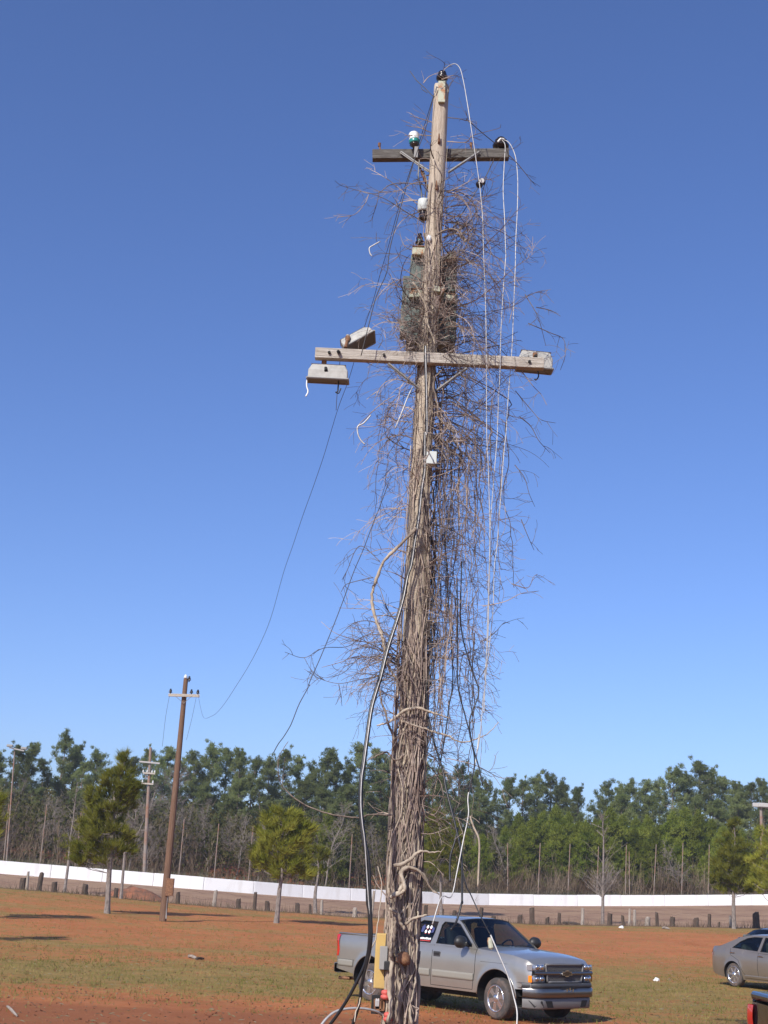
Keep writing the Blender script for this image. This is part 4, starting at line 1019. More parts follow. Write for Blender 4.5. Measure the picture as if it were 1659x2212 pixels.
def pickup(root, mt, detail=True):
    s = Car(root, mt, -1.12, 4.46, [(-1.12, .93), (-1.0, .965), (-.6, .975), (3.4, .975), (4.1, .955), (4.36, .925), (4.46, .885)],
            [(-1.12, 1.335), (.97, 1.335), (.975, 1.30), (2.98, 1.275), (3.4, 1.25), (4.0, 1.205), (4.34, 1.14), (4.46, 1.06)],
            [(-1.12, .60), (-.5, .52), (.5, .45), (3.1, .45), (4.1, .60), (4.46, .62)], [(0, .43, .50), (3.64, .43, .50)],
            [(-.2, -.10), (0, -.06), (.12, -.02), (.3, 0), (.6, .0), (.75, -.004), (.9, -.02), (.97, -.05), (1, -.075)])
    s.sides()
    s.deck('hood', 2.98, 4.46, lambda x: .055 * (1 - sm(4.2, 4.46, x) * .4) , 0)
    # shoulder crease along the front fender, arch lips
    for cx in (0, 3.64):
        for sd in (1, -1):
            m_ = MB(); P = []
            for q in np.linspace(.0, pi, 22):
                x = cx + .505 * cos(q); z = .43 + .505 * sin(q); P.append((x, sd * (s.y(x, z) - .002), z))
            m_.tube(P, .013, 5); m_.build('arch_lip', mt, root, smooth=True)
    # front face: fascia behind grille
    s.endcap(4.46, .60, 1.06, .05, M_TRIM, 'front_fascia', sign=1)
    # grille
    fx = 4.52
    def FX(y, z): return 4.475 + .05 * (1 - abs(y / .9) ** 3) + .01
    gr = MB(); gr.poly([[(-.50, .76), (.50, .76), (.56, 1.07), (-.56, 1.07)]], lambda y, z: (FX(y, z), y, z)); g0 = gr.build('grille', M_DARK, root)
    m_ = MB()
    for k in range(-26, 27):
        for dr in (1, -1):
            P = []
            for t in range(9):
                z = .77 + .29 * t / 8; y = k * .036 + dr * (z - .91) * .62
                if abs(y) < .50 + (z - .76) * .19: P.append((FX(y, z) + .01, y, z))
            if len(P) > 1: m_.tube(P, .0042, 3, cap=False)
    m_.build('grille_mesh', M_CLAD, g0, kind='stuff')
    m_ = MB()                                                  # chrome/grey surround and cross bar
    P = [(-.50, .755), (.50, .755), (.565, 1.075), (-.565, 1.075)]
    for (a, b), (c, d) in zip(P, P[1:] + P[:1]):
        m_.tube([(FX(a + (c - a) * t / 8, 0) + .012, a + (c - a) * t / 8, b + (d - b) * t / 8) for t in range(9)], .022, 6)
    m_.build('grille_surround', M_CLAD, g0, smooth=True)
    m_ = MB(); rows = []
    for u in np.linspace(-.87, .87, 19): rows.append([(FX(u, 0) + d, u, z) for d, z in ((.0, .875), (.035, .885), (.045, .915), (.035, .945), (.0, .955))])
    m_.grid(rows); m_.build('grille_bar', M_BUMP, root, smooth=True)
    m_ = MB(); bow = [(-.15, -.028), (-.055, -.028), (-.055, -.05), (.055, -.05), (.055, -.028), (.15, -.028), (.13, .028), (.055, .028), (.055, .05), (-.055, .05), (-.055, .028), (-.13, .028)]
    m_.prism(bow, lambda u, v, w_: (FX(0, 0) + .05 + w_, u, .915 + v * 1.15), .02); m_.build('emblem', M_CHROME, root)
    m_ = MB(); m_.prism([(a * .86, b * .72) for a, b in bow], lambda u, v, w_: (FX(0, 0) + .072 + w_, u, .915 + v * 1.15), .004); m_.build('emblem_face', M_GOLD, root)
    for sd in (1, -1):                                         # headlamps above and below the bar
        for z0, z1, nm in ((.955, 1.09, 'headlight'), (.745, .875, 'lower_headlight')):
            m_ = MB(); rows = []
            for y in np.linspace(.59, .895, 9):
                bx = FX(y, 0) + .012 - .06 * max(0, (y - .78) / .12) ** 2
                zt_ = z1 - (.03 if z1 > 1 else 0) * ((y - .59) / .3); rows.append([(bx - .02, sd * y, z0), (bx, sd * y, z0 + .01), (bx + .004, sd * y, (z0 + zt_) / 2), (bx - .012, sd * y, zt_ - .01), (bx - .03, sd * y, zt_)])
            m_.grid(rows, sd < 0); hl = m_.build(nm, M_LAMPC, root, smooth=True)
            m_ = MB()
            for yy in (.66, .78): m_.lathe((FX(yy, 0) + .0, sd * yy, (z0 + z1) / 2), (1, 0, 0), [(.05, 0), (.052, .026), (.03, .032)], 12)
            m_.build('reflector', M_CHROME, hl, smooth=True)
        m_ = MB(); rows = []
        for t in np.linspace(0, 1, 6): rows.append([(4.49 - .07 * t, sd * (.905 + .025 * t), z) for z in (.75, .80, .87)])
        m_.grid(rows, sd < 0); m_.build('turn_signal', M_AMBER, root)
        m_ = MB(); rows = []
        for t in np.linspace(0, 1, 5): rows.append([(4.49 - .10 * t, sd * (.90 + .04 * t), z) for z in (.965, 1.02, 1.07)])
        m_.grid(rows, sd < 0); m_.build('side_marker', M_LAMPC, root)
    # bumper: dark top cap, bright bar, grey valance with air slots
    def bump(name, z0, z1, ex, mt_, wy=.97, dep=.20, fr=.0):
        m_ = MB(); rows = []
        for u in np.linspace(-1, 1, 31):
            a = abs(u); y = u * wy; x = 4.63 + ex - .30 * max(0, (a - .72) / .28) ** 2.0 - .03 * a * a
            rows.append([(x - dep, y * .985, z1 - .004), (x - .02, y, z1), (x, y, z1 - .025), (x, y, z0 + .025), (x - .02, y, z0), (x - dep, y * .985, z0 + .004)])
        m_.grid(rows, True); return m_.build(name, mt_, root, smooth=True)
    bump('bumper_cap', .645, .735, -.005, M_TRIM)
    bb = bump('front_bumper', .475, .648, .02, M_BUMP)
    va = bump('valance', .27, .478, -.02, M_CLAD, .93, .3)
    for sd in (1, -1):
        for y0 in (.40, .66):
            m_ = MB(); m_.prism([(sd * y0, .30), (sd * (y0 + .16), .30), (sd * (y0 + .22), .42), (sd * (y0 + .05), .42)], lambda u, v, w_: (4.61 - .03 * (abs(u) / .93) ** 2 - .30 * max(0, (abs(u) / .93 - .72) / .28) ** 2 + .008 + w_ * .4, u, v), -.02); m_.build('air_slot', M_DARK, va)
    m_ = MB(); m_.prism([(-.24, .635), (.24, .635), (.20, .672), (-.20, .672)], lambda u, v, w_: (4.652 + w_, u, v), .006); m_.build('bumper_slot', M_DARK, bb)
    m_ = MB(); 
    for y in (-.09, 0, .09): m_.box((4.665, y, .615 + (.02 if y == 0 else 0)), (.03, .03, .05))
    m_.build('plate_bracket', M_CHROME, bb)
    # bed
    bed = MB()
    for sd in (1, -1):
        bed.add([(-1.10, sd * .90, 1.337), (.97, sd * .90, 1.337), (.97, sd * .80, 1.337), (-1.10, sd * .80, 1.337)], [(0, 1, 2, 3)])
        bed.add([(-1.10, sd * .80, 1.337), (.97, sd * .80, 1.337), (.97, sd * .80, .85), (-1.10, sd * .80, .85)], [(0, 1, 2, 3)])
    bed.add([(-1.10, -.8, .85), (.97, -.8, .85), (.97, .8, .85), (-1.1, .8, .85)], [(0, 1, 2, 3)])
    bed.add([(.97, -.9, .85), (.97, .9, .85), (.97, .9, 1.337), (.97, -.9, 1.337)], [(0, 1, 2, 3)])
    bed.build('bed', M_TRIM, root)
    for sd in (1, -1):
        m_ = MB(); m_.tube([(-1.10, sd * .905, 1.332), (.96, sd * .905, 1.332)], .022, 6); m_.build('bed_rail', mt, root, smooth=True)
    s.endcap(-1.12, .60, 1.33, .02, mt, 'tailgate', sign=-1)
    m_ = MB(); rows = []
    for u in np.linspace(-1, 1, 25):
        a = abs(u); x = -1.30 + .16 * max(0, (a - .8) / .2) ** 2; y = u * .97; rows.append([(x + .16, y, .70), (x, y, .70), (x - .01, y, .66), (x, y, .52), (x + .16, y, .50)])
    m_.grid(rows); m_.build('rear_bumper', M_TRIM if not detail else M_CLAD, root, smooth=True)
    for sd in (1, -1):                                          # wraparound tail lamps
        m_ = MB(); rows = []
        for z in np.linspace(.86, 1.30, 8):
            wv = .012 * sin((z - .86) * 14); rows.append([(-1.145 + wv, sd * .76, z), (-1.165 + wv, sd * .86, z), (-1.155 + wv, sd * .925, z), (-1.11, sd * (s.y(-1.11, z) + .012), z), (-1.045 + wv * 2, sd * (s.y(-1.04, z) + .007), z)])
        m_.grid(rows, sd > 0); m_.build('tail_lamp', M_LAMPR, root, smooth=True)
    # doors, cladding, handle
    m_ = MB(); seam(m_, s, [(3.06, 1.25), (3.06, .84), (3.0, .50)]); seam(m_, s, [(1.86, 1.29), (1.84, .50)]); seam(m_, s, [(1.05, 1.29), (1.02, .62)]); seam(m_, s, [(1.84, .50), (3.0, .50)]); seam(m_, s, [(.972, 1.32), (.972, .52)], .008); seam(m_, s, [(-1.08, .80), (-.52, .80)]); seam(m_, s, [(3.2, 1.04), (3.9, 1.04)], .003)
    m_.build('panel_gap', M_DARK, root)
    for xa, xb in ((1.08, 1.81), (1.89, 3.03), (.54, .95), (-1.04, -.54)):
        for sd in (1, -1):
            m_ = MB(); sidepatch(m_, s, [(xa, .66), (xb, .80)], .016, (sd,)); m_.build('side_moulding', M_MOULD if mt is M_PEWTER else mt, root, smooth=True)
    for sd in (1, -1):
        m_ = MB(); x, z = 1.99, 1.10; y = s.y(x, z)
        m_.prism([(x - .09, z - .05), (x + .09, z - .05), (x + .10, z + .03), (x + .08, z + .05), (x - .08, z + .05), (x - .10, z + .03)], lambda u, v, w_: (u, sd * (y - .004 + w_), v), .012); h_ = m_.build('door_handle', M_TRIM, root)
        m_ = MB(); m_.bar((x - .07, sd * (y + .02), z + .01), (x + .07, sd * (y + .02), z + .01), .02, .03); m_.build('handle_grip', M_BLACK, h_, bevel=.006)
    cabin(s, [(1.00, 1.28), (1.03, 1.45), (1.12, 1.70), (1.20, 1.775), (1.34, 1.80), (2.22, 1.80), (2.38, 1.775), (2.50, 1.71), (3.08, 1.255)],
          [[(1.17, 1.305), (1.74, 1.30), (1.78, 1.50), (1.80, 1.715), (1.36, 1.725), (1.27, 1.68)], [(1.90, 1.30), (2.91, 1.29), (2.90, 1.33), (2.43, 1.695), (2.35, 1.72), (1.98, 1.725), (1.92, 1.66)]],
          .915, .72, 1.28, 1.80, M_GLASSD if mt is not M_PEWTER else M_GLASS, .045,
          (1.20, 2.38, itp([(1.20, 1.775), (1.34, 1.80), (2.22, 1.80), (2.38, 1.775)])), (3.05, 1.265, 2.41, 1.765), (1.02, 1.30, 1.18, 1.76))
    mirror(s, 2.80, 1.38, .93, sz=(.14, .22, .2))
    m_ = MB(); m_.box((2.88, 0, 1.19), (.44, 1.66, .14)); m_.build('dashboard', M_DASH, root, bevel=.05)
    m_ = MB(); m_.box((1.95, 0, .95), (1.9, 1.6, .1)); m_.box((1.95, .86, 1.05), (1.9, .06, .4)); m_.box((1.95, -.86, 1.05), (1.9, .06, .4)); m_.build('cab_floor', M_INT, root)
    seatset(root, (2.05,), (.42, -.42), .95); seatset(root, (1.18,), (.4, -.4), .95, h=.5); steering(root, 2.62, .42, 1.27)
    for y in (.35, -.35):
        m_ = MB(); m_.tube([(3.14, y - .25, 1.325), (3.08, y + .0, 1.345), (3.11, y + .33, 1.32)], .012, 4); m_.build('wiper', M_BLACK, root)
    m_ = MB(); m_.box((2.2, 0, .42), (4.2, 1.0, .2)); m_.box((3.6, 0, .45), (.9, 1.5, .25)); m_.box((0, 0, .38), (.2, 1.5, .2)); m_.build('chassis', M_DARK, root)
    for i in (0, 1):
        m_ = MB(); m_.tube([(-.85, -.76, .40), (-.9, -.78, .40), (-1.16, -.80, .39)], .035, 10); m_.v = [(a, b + .12 * i, c) for a, b, c in m_.v]; m_.build('exhaust_tip', M_RUST, root, smooth=True)
    for x in (0, 3.64):
        for sd in (1, -1): wheel(root, x, sd * .835, .385, .27, sd, 'truck', steer=(-.15 if x else 0))
    return s

S_ = .956
truck = empty('pickup_truck', (.886, 29.46, height(.886, 29.46) - .005), radians(-47.9)); truck.scale = (S_, S_, S_)
tag(truck, 'silver grey extended cab pickup truck parked behind the vine covered pole', 'pickup truck')
ts = pickup(truck, M_PEWTER)
# decals on the rear side window (right-hand side)
def decal(poly, mt_, name='window_decal'):
    def Yc(z): return .915 + (.72 - .915) * (z - 1.28) / .52
    m_ = MB(); m_.prism(poly, lambda u, v, w_: (u, -(Yc(v) - .014 + w_), v), .003); m_.build(name, mt_, truck)
for (x, z) in ((1.52, 1.60), (1.62, 1.60), (1.50, 1.51), (1.60, 1.51)):
    decal([(x - .036, z - .005), (x - .018, z - .03), (x + .02, z - .03), (x + .034, z - .005), (x + .012, z + .035), (x - .012, z + .035)], M_STICKW)
    decal([(x - .025, z - .045), (x + .022, z - .047), (x + .01, z - .033), (x - .01, z - .033)], M_STICKR)
decal([(1.36, 1.50), (1.42, 1.49), (1.46, 1.58), (1.42, 1.65), (1.36, 1.60)], M_STICKB)
decal([(1.65, 1.49), (1.72, 1.50), (1.73, 1.58), (1.67, 1.62)], M_STICKB)
xs_ = np.linspace(1.22, 1.70, 17)
decal([(x, 1.355 + .006 * (i % 2)) for i, x in enumerate(xs_)] + [(x, 1.385 + .010 * ((i * 3) % 4 == 0) + .004 * (i % 2)) for i, x in reversed(list(enumerate(xs_)))], M_STICKW, 'window_banner')
decal([(1.22, 1.325), (1.70, 1.325), (1.70, 1.34), (1.22, 1.34)], M_STICKR, 'window_banner')

# black pickup whose tail corner enters at the lower right
bt_ = ray(1616, 2160); zt_ = 1.335
tt = (1.335 - EYE) / bt_.z; pc = CAM + bt_ * tt; ang2 = radians(2)
off = Vector((cos(ang2) * -1.15 + sin(ang2) * -.93 * -1, sin(ang2) * -1.15 - cos(ang2) * -.93 * -1))
off = Vector((-1.14 * cos(ang2) - (.94) * sin(ang2) * 1, -1.14 * sin(ang2) + .94 * cos(ang2)))
bp_ = empty('pickup_truck', (pc.x - off.x, pc.y - off.y, 0), ang2); tag(bp_, 'glossy black pickup truck, only its tail corner with red lamp in view', 'pickup truck')
bs = pickup(bp_, M_BLKP, False)
m_ = MB(); m_.box((-.08, 0, 1.385), (2.08, 1.86, .085)); m_.build('bed_cover', M_BLKP, bp_, bevel=.03)

def sedan(root, mt, spoiler=False):
    s = Car(root, mt, -1.06, 3.72, [(-1.06, .66), (-1.02, .74), (-.92, .82), (-.7, .88), (-.3, .905), (2.6, .905), (3.2, .87), (3.5, .78), (3.66, .66), (3.72, .55)],
            [(-1.06, 1.0), (-.98, 1.055), (-.8, 1.075), (-.4, 1.07), (.2, 1.03), (1.2, .99), (2.2, .965), (3.0, .88), (3.5, .76), (3.72, .66)],
            [(-1.06, .40), (-.8, .30), (-.5, .25), (.4, .22), (2.4, .22), (3.3, .24), (3.72, .28)], [(0, .335, .37), (2.78, .335, .37)],
            [(-.2, -.09), (0, -.05), (.15, -.02), (.35, 0), (.6, .0), (.8, -.012), (.92, -.035), (1, -.07)])
    s.sides()
    s.deck('boot_lid', -1.06, -.30, lambda x: .02, 0); s.deck('hood', 2.1, 3.72, lambda x: .06, 0)
    s.endcap(-1.06, .36, 1.0, .10, mt, 'rear_panel', sign=-1); s.endcap(3.72, .28, .66, .12, M_TRIM, 'front_panel', sign=1)
    cabin(s, [(-.68, 1.05), (-.30, 1.215), (.06, 1.36), (.30, 1.415), (.7, 1.452), (1.1, 1.46), (1.45, 1.44), (1.72, 1.38), (2.42, .965), (1.2, .97), (.1, 1.01)],
          [[(-.10, 1.065), (.93, 1.02), (.95, 1.395), (.62, 1.39), (.36, 1.345), (.12, 1.235)], [(1.04, 1.015), (2.02, 1.0), (2.02, 1.03), (1.62, 1.31), (1.46, 1.375), (1.05, 1.40)]],
          .845, .60, 1.0, 1.46, M_GLASS, .045, (.14, 1.72, itp([(.14, 1.375), (.30, 1.415), (.7, 1.452), (1.1, 1.46), (1.45, 1.44), (1.72, 1.38)])), (2.42, .97, 1.70, 1.385), (-.62, 1.075, .16, 1.38))
    m_ = MB(); seam(m_, s, [(.98, 1.0), (.99, .32)]); seam(m_, s, [(-.14, 1.04), (-.08, .86), (.22, .74), (.42, .40), (.5, .33)]); seam(m_, s, [(.5, .33), (2.0, .32)]); seam(m_, s, [(2.12, .96), (2.1, .34)]); m_.build('panel_gap', M_DARK, root)
    for sd in (1, -1):
        for x, z in ((-.02, .935), (1.10, .90)):
            y = s.y(x, z); m_ = MB(); m_.bar((x - .09, sd * (y + .022), z), (x + .09, sd * (y + .022), z), .022, .035); m_.build('door_handle', M_CHROME if mt is M_TAN else mt, root, bevel=.008)
        m_ = MB(); rows = []
        for z in np.linspace(.82, .985, 5): rows.append([(-1.075, sd * (s.y(-1.06, z) - .02), z), (-1.03, sd * (s.y(-1.03, z) + .008), z), (-.96, sd * (s.y(-.96, z) + .010), z), (-.86 + (z - .82) * .2, sd * (s.y(-.86, z) + .006), z)])
        m_.grid(rows, sd > 0); m_.build('tail_lamp', M_LAMPD, root, smooth=True)
    m_ = MB(); sidepatch(m_, s, [(.45, .27), (2.36, .36)], .014); m_.build('sill_trim', mt, root, smooth=True)
    mirror(s, 1.92, 1.06, .86, mt, sz=(.12, .18, .13))
    m_ = MB(); m_.box((1.0, 0, .62), (2.4, 1.4, .1)); m_.box((-.45, 0, 1.02), (.4, 1.2, .06)); m_.build('cabin_floor', M_INT, root)
    seatset(root, (1.12,), (.36, -.36), .6, M_DASH, .55); seatset(root, (.15,), (.36, -.36), .58, M_DASH, .5)
    m_ = MB(); m_.box((2.1, 0, .93), (.4, 1.4, .15)); m_.build('dashboard', M_DASH, root, bevel=.05)
    m_ = MB(); m_.box((1.3, 0, .34), (3.6, 1.1, .2)); m_.build('chassis', M_DARK, root)
    if spoiler:
        m_ = MB(); m_.box((-.98, 0, 1.20), (.22, 1.3, .035)); m_.box((-.95, .55, 1.13), (.12, .05, .14)); m_.box((-.95, -.55, 1.13), (.12, .05, .14)); m_.build('rear_spoiler', mt, root, bevel=.012)
    for x in (0, 2.78):
        for sd in (1, -1): wheel(root, x, sd * .775, .33, .21, sd, 'sedan', rim_r=.66)
    return s
sd_ = empty('sedan_car', (11.46, 40.85, height(11.46, 40.85)), radians(-61.7)); tag(sd_, 'beige four door sedan cut off by the right picture edge', 'car'); sedan(sd_, M_TAN)
c3 = at_y(1578, 2043, 47.0); a4 = radians(212)
c3 = c3 - Vector((cos(a4), sin(a4), 0)) * 3.5
sd2 = empty('sedan_car', (c3.x, c3.y, height(c3.x, c3.y)), a4); tag(sd2, 'dark purple black car parked behind the roof of beige sedan', 'car'); sedan(sd2, M_NAVY)

# ------------------------------------------------------------------ the vine covered pole
YP = 15.5
axp = [at_y(*q, YP) for q in ((862, 2212), (880, 1700), (905, 1106), (939, 472), (954, 184))]
bot = axp[0] + (axp[0] - axp[1]) * (axp[0].z / (axp[1].z - axp[0].z)); bot.y = YP
AX = [(p.z, p.x) for p in [bot] + axp]
POLE_TOP = axp[-1].z
def pc_(z): return Vector((lerp_tab(AX, z), YP, z))
def pr_(z): return lerp_tab([(0, .128), (2, .128), (5, .130), (7, .124), (9.5, .108), (POLE_TOP, .097)], z)
pole = empty('utility_pole', pc_(0)); tag(pole, 'tall weathered wooden utility pole covered in dead vines, two crossarms', 'utility pole')
m_ = MB(); zs = list(np.linspace(-.3, POLE_TOP, 60)); n = 26; rd = random.Random(5); nz = [noise1(100 + j) for j in range(n)]
b = len(m_.v)
for z in zs:
    c = pc_(z)
    for j in range(n):
        q = 2 * pi * j / n; r = pr_(z) * (1 + .030 * nz[j](z * .8) + .02 * sin(3 * q + z * .5)); m_.v.append((c.x + r * cos(q), c.y + r * sin(q), z + (rd.uniform(-.03, .02) if z == zs[-1] else 0)))
for i in range(len(zs) - 1):
    for j in range(n):
        j2 = (j + 1) % n; m_.f.append((i * n + j, i * n + j2, (i + 1) * n + j2, (i + 1) * n + j))
m_.f.append(tuple((len(zs) - 1) * n + j for j in range(n))); m_.build('shaft', M_POLE, pole, world=True, smooth=True)
def P3(q, dy=0): return at_y(q[0], q[1], YP + dy)
# upper crossarm, rear of the pole
ya = -.0
m_ = MB(); a_ = P3(z1(278, 752), .16); b_ = P3(z1(1247, 745), .16); m_.bar(a_, b_, .11, .135); m_.build('crossarm', M_ARMD, pole, world=True, bevel=.008)
# lower crossarm, in front
a_ = P3(z2(95, 750), -.19); b_ = P3(z2(1517, 815), -.19); m_ = MB(); m_.bar(a_, b_, .11, .135); m_.build('crossarm', M_ARML, pole, world=True, bevel=.008)
LA, LB = a_, b_
for q in ((182, 741), (523, 757), (1428, 798)):
    m_ = MB(); p = P3(z2(*q), -.26); m_.lathe(p, (0, -1, 0), [(.018, -.02), (.018, .012), (.008, .016)], 8); m_.build('bolt', M_DARK, pole, world=True)
# braces
for q0, q1, d0, d1 in ((z1(478, 725), z1(678, 862), .08, -.05), (z1(1038, 725), z1(820, 870), .08, -.05), (z2(548, 810), z2(738, 965), -.24, -.12), (z2(1040, 838), z2(850, 978), -.24, -.12)):
    m_ = MB(); m_.bar(P3(q0, d0), P3(q1, d1), .035, .008, (0, 1, 0)); m_.bar(P3(q0, d0) , P3(q1, d1), .008, .035, (0, 1, 0)); m_.build('brace', M_GALV, pole, world=True)
# pole top bracket and insulator
m_ = MB(); m_.bar(P3(z1(770, 375), -.12), P3(z1(772, 225), -.12), .045, .09, (1, 0, 0)); m_.build('top_bracket', M_BRACK, pole, world=True, bevel=.006)
m_ = MB(); m_.lathe(P3(z1(772, 235), -.1), (0, 0, 1), [(.02, 0), (.03, .04), (.075, .05), (.078, .09), (.045, .10), (.06, .12), (.05, .16), (.03, .175)], 14); m_.build('insulator', M_PORC, pole, world=True, smooth=True)
m_ = MB(); m_.tube([P3(z1(725, 300), -.1), P3(z1(735, 262), -.12), P3(z1(770, 275), -.14), P3(z1(805, 262), -.12), P3(z1(818, 300), -.1)], .012, 6); m_.build('steel_band', M_GALV, pole, world=True)
# pins
for q0, q1 in ((z1(334, 718), z1(328, 672)), (z1(982, 712), z1(980, 670))):
    m_ = MB(); m_.tube([P3(q0, .16), P3(q1, .16)], .012, 6); m_.lathe(P3(q1, .16) - Vector((0, 0, .03)), (0, 0, 1), [(.018, 0), (.02, .05)], 8); m_.build('pin', M_RUST, pole, world=True)
# white and teal cut-out on the left of the arm
d_ = (P3(z1(572, 590), .02) - P3(z1(580, 690), .02)).normalized(); p = P3(z1(580, 700), .02)
m_ = MB(); m_.lathe(p, d_, [(.02, -.03), (.03, .02), (.066, .05), (.06, .07)], 14); m_.build('insulator', M_PORC, pole, world=True, smooth=True)
m_ = MB(); m_.lathe(p, d_, [(.055, .07), (.072, .085), (.06, .10), (.072, .115), (.055, .12)], 14); m_.build('insulator', M_TEAL, pole, world=True, smooth=True)
m_ = MB(); m_.lathe(p, d_, [(.055, .12), (.07, .135), (.058, .15), (.07, .17), (.058, .185), (.07, .20), (.055, .225), (.03, .235)], 14); m_.build('insulator', M_WHITEP, pole, world=True, smooth=True)
m_ = MB(); m_.bar(P3(z1(585, 765), -.0), P3(z1(592, 690), -.0), .03, .05, (1, 0, 0)); m_.build('cutout_bracket', M_GALV, pole, world=True)
# insulator at the right end
m_ = MB(); p = P3(z1(1190, 715), .16); m_.lathe(p, (0, 0, 1), [(.03, 0), (.04, .03), (.105, .04), (.11, .075), (.06, .085), (.085, .11), (.08, .145), (.045, .155), (.05, .18), (.02, .20)], 16); m_.build('insulator', M_PORC, pole, world=True, smooth=True)
m_ = MB(); m_.tube([P3(z1(1170, 655), .05), P3(z1(1190, 632), .05), P3(z1(1215, 635), .05)], .016, 6); m_.build('clamp', M_CABLE, pole, world=True)
# suspension insulator and guy on the right
m_ = MB(); m_.tube([P3(z1(1140, 785), .1), P3(z1(1075, 920), .1)], .008, 4); m_.tube([P3(z1(1040, 965), .1), P3(z1(900, 1190), .1), P3(z1(810, 1330), .05)], .007, 4); m_.tube([P3(z1(1090, 905), .1), P3(z1(1060, 1010), .1), P3(z1(1052, 1100), .1)], .006, 4); m_.build('guy_wire', M_WIRE, pole, world=True)
m_ = MB(); dd = (P3(z1(1035, 962), .1) - P3(z1(1070, 915), .1)).normalized(); m_.lathe(P3(z1(1068, 918), .1), dd, [(.02, 0), (.05, .03), (.055, .06), (.03, .07), (.05, .09), (.045, .12), (.02, .14)], 12); m_.build('strain_insulator', M_PORC, pole, world=True, smooth=True)
m_ = MB(); dd = (P3(z1(1055, 935), .1) - P3(z1(1050, 945), .1)).normalized(); m_.lathe(P3(z1(1056, 930), .06), (0, -1, -.4), [(.035, 0), (.03, .03)], 10); m_.build('insulator_cap', M_WHITEP, pole, world=True)
# chain of rusty fittings and grey arrester left of the pole
m_ = MB(); rd = random.Random(3); P = [P3(z1(600 + 9 * i, 790 + 24 * i), .05 + rd.uniform(-.03, .03)) for i in range(11)]
for i in range(10): m_.tube([P[i], P[i + 1]], .012 + .01 * (i % 2), 5)
m_.build('hanging_fittings', M_RUST, pole, world=True)
m_ = MB(); m_.tube(catmull([P3(z1(612, 785), .0), P3(z1(605, 900), -.02), P3(z1(625, 1000), 0), P3(z1(628, 1080), 0)], 5), .010, 5); m_.tube(catmull([P3(z1(640, 860), .02), P3(z1(665, 940), -.02), P3(z1(650, 1060), 0)], 5), .008, 5); m_.build('jumper_cable', M_BLACKC, pole, world=True)
p = P3(z1(640, 1150), -.0); m_ = MB(); m_.lathe(p, (0, 0, 1), [(.06, 0), (.075, .02), (.08, .12), (.075, .16), (.04, .175)], 16); m_.build('arrester', M_BOXG, pole, world=True, smooth=True)
m_ = MB(); m_.lathe(p - Vector((0, 0, .12)), (0, 0, 1), [(.04, 0), (.06, .02), (.05, .05), (.06, .07), (.05, .1), (.055, .12)], 12); m_.build('insulator', M_PORC, pole, world=True, smooth=True)
# steps / spikes
for q in (z1(752, 650), z1(735, 985)):
    m_ = MB(); p = P3(q, -.13); m_.tube([p + Vector((0, .06, -.02)), p, p + Vector((-.005, -.02, .10))], [.02, .018, .008], 6); m_.build('pole_step', M_RUST, pole, world=True)
# equipment cabinets behind the pole
def cz(x, y): return 835.2 + x * .1237, 504 + y * .1237
cab = empty('equipment_cabinet', P3(cz(820, 1900), .3)); tag(cab, 'rusting grey green equipment cabinets strapped to the pole among dense vines', 'cabinet')
def cabbox(q0, q1, y0, y1, nm, mt_=M_CAB):
    a = P3(q0, y0); c = P3(q1, y0); m_ = MB(); m_.box(((a.x + c.x) / 2, YP + (y0 + y1) / 2, (a.z + c.z) / 2), (abs(c.x - a.x), y1 - y0, abs(a.z - c.z))); return m_.build(nm, mt_, cab, world=True, bevel=.012)
u_ = cabbox(cz(425, 370), cz(1215, 1010), .12, .52, 'upper_cabinet'); l_ = cabbox(cz(385, 1000), cz(1205, 1900), .10, .50, 'lower_cabinet'); cabbox(cz(290, 735), cz(415, 1210), .22, .50, 'side_box')
cabbox(cz(255, 1240), cz(380, 1720), .22, .50, 'side_box')
for x0, y0, x1, y1 in ((450, 235, 680, 375), (1050, 345, 1220, 450), (400, 975, 620, 1120), (1040, 1065, 1195, 1175), (830, 915, 1010, 1020)):
    cabbox(cz(x0, y0), cz(x1, y1), .0 if x0 != 830 else -.16, .1, 'bracket', M_BRACK)
    m_ = MB(); a = P3(cz(x0, y0), .02); c = P3(cz(x1, y0), .02); m_.bar(a, c, .05, .012); m_.build('bracket_flange', M_RUST, cab, world=True)
m_ = MB(); ins(m_, P3(cz(570, 235), .15) - Vector((0, 0, .02)), .055, .2); m_.build('bushing', M_PORC, cab, world=True, smooth=True)
m_ = MB(); m_.lathe(P3(cz(575, 150), .15), (0, 0, 1), [(.03, 0), (.035, .03), (.015, .05)], 10); m_.build('bushing_cap', M_TEAL, cab, world=True)
m_ = MB(); m_.lathe(P3(cz(735, 150), -.12), (0, 0, 1), [(.018, 0), (.03, .02), (.032, .06), (.018, .09)], 10); m_.build('bushing', M_WHITEP, cab, world=True, smooth=True)
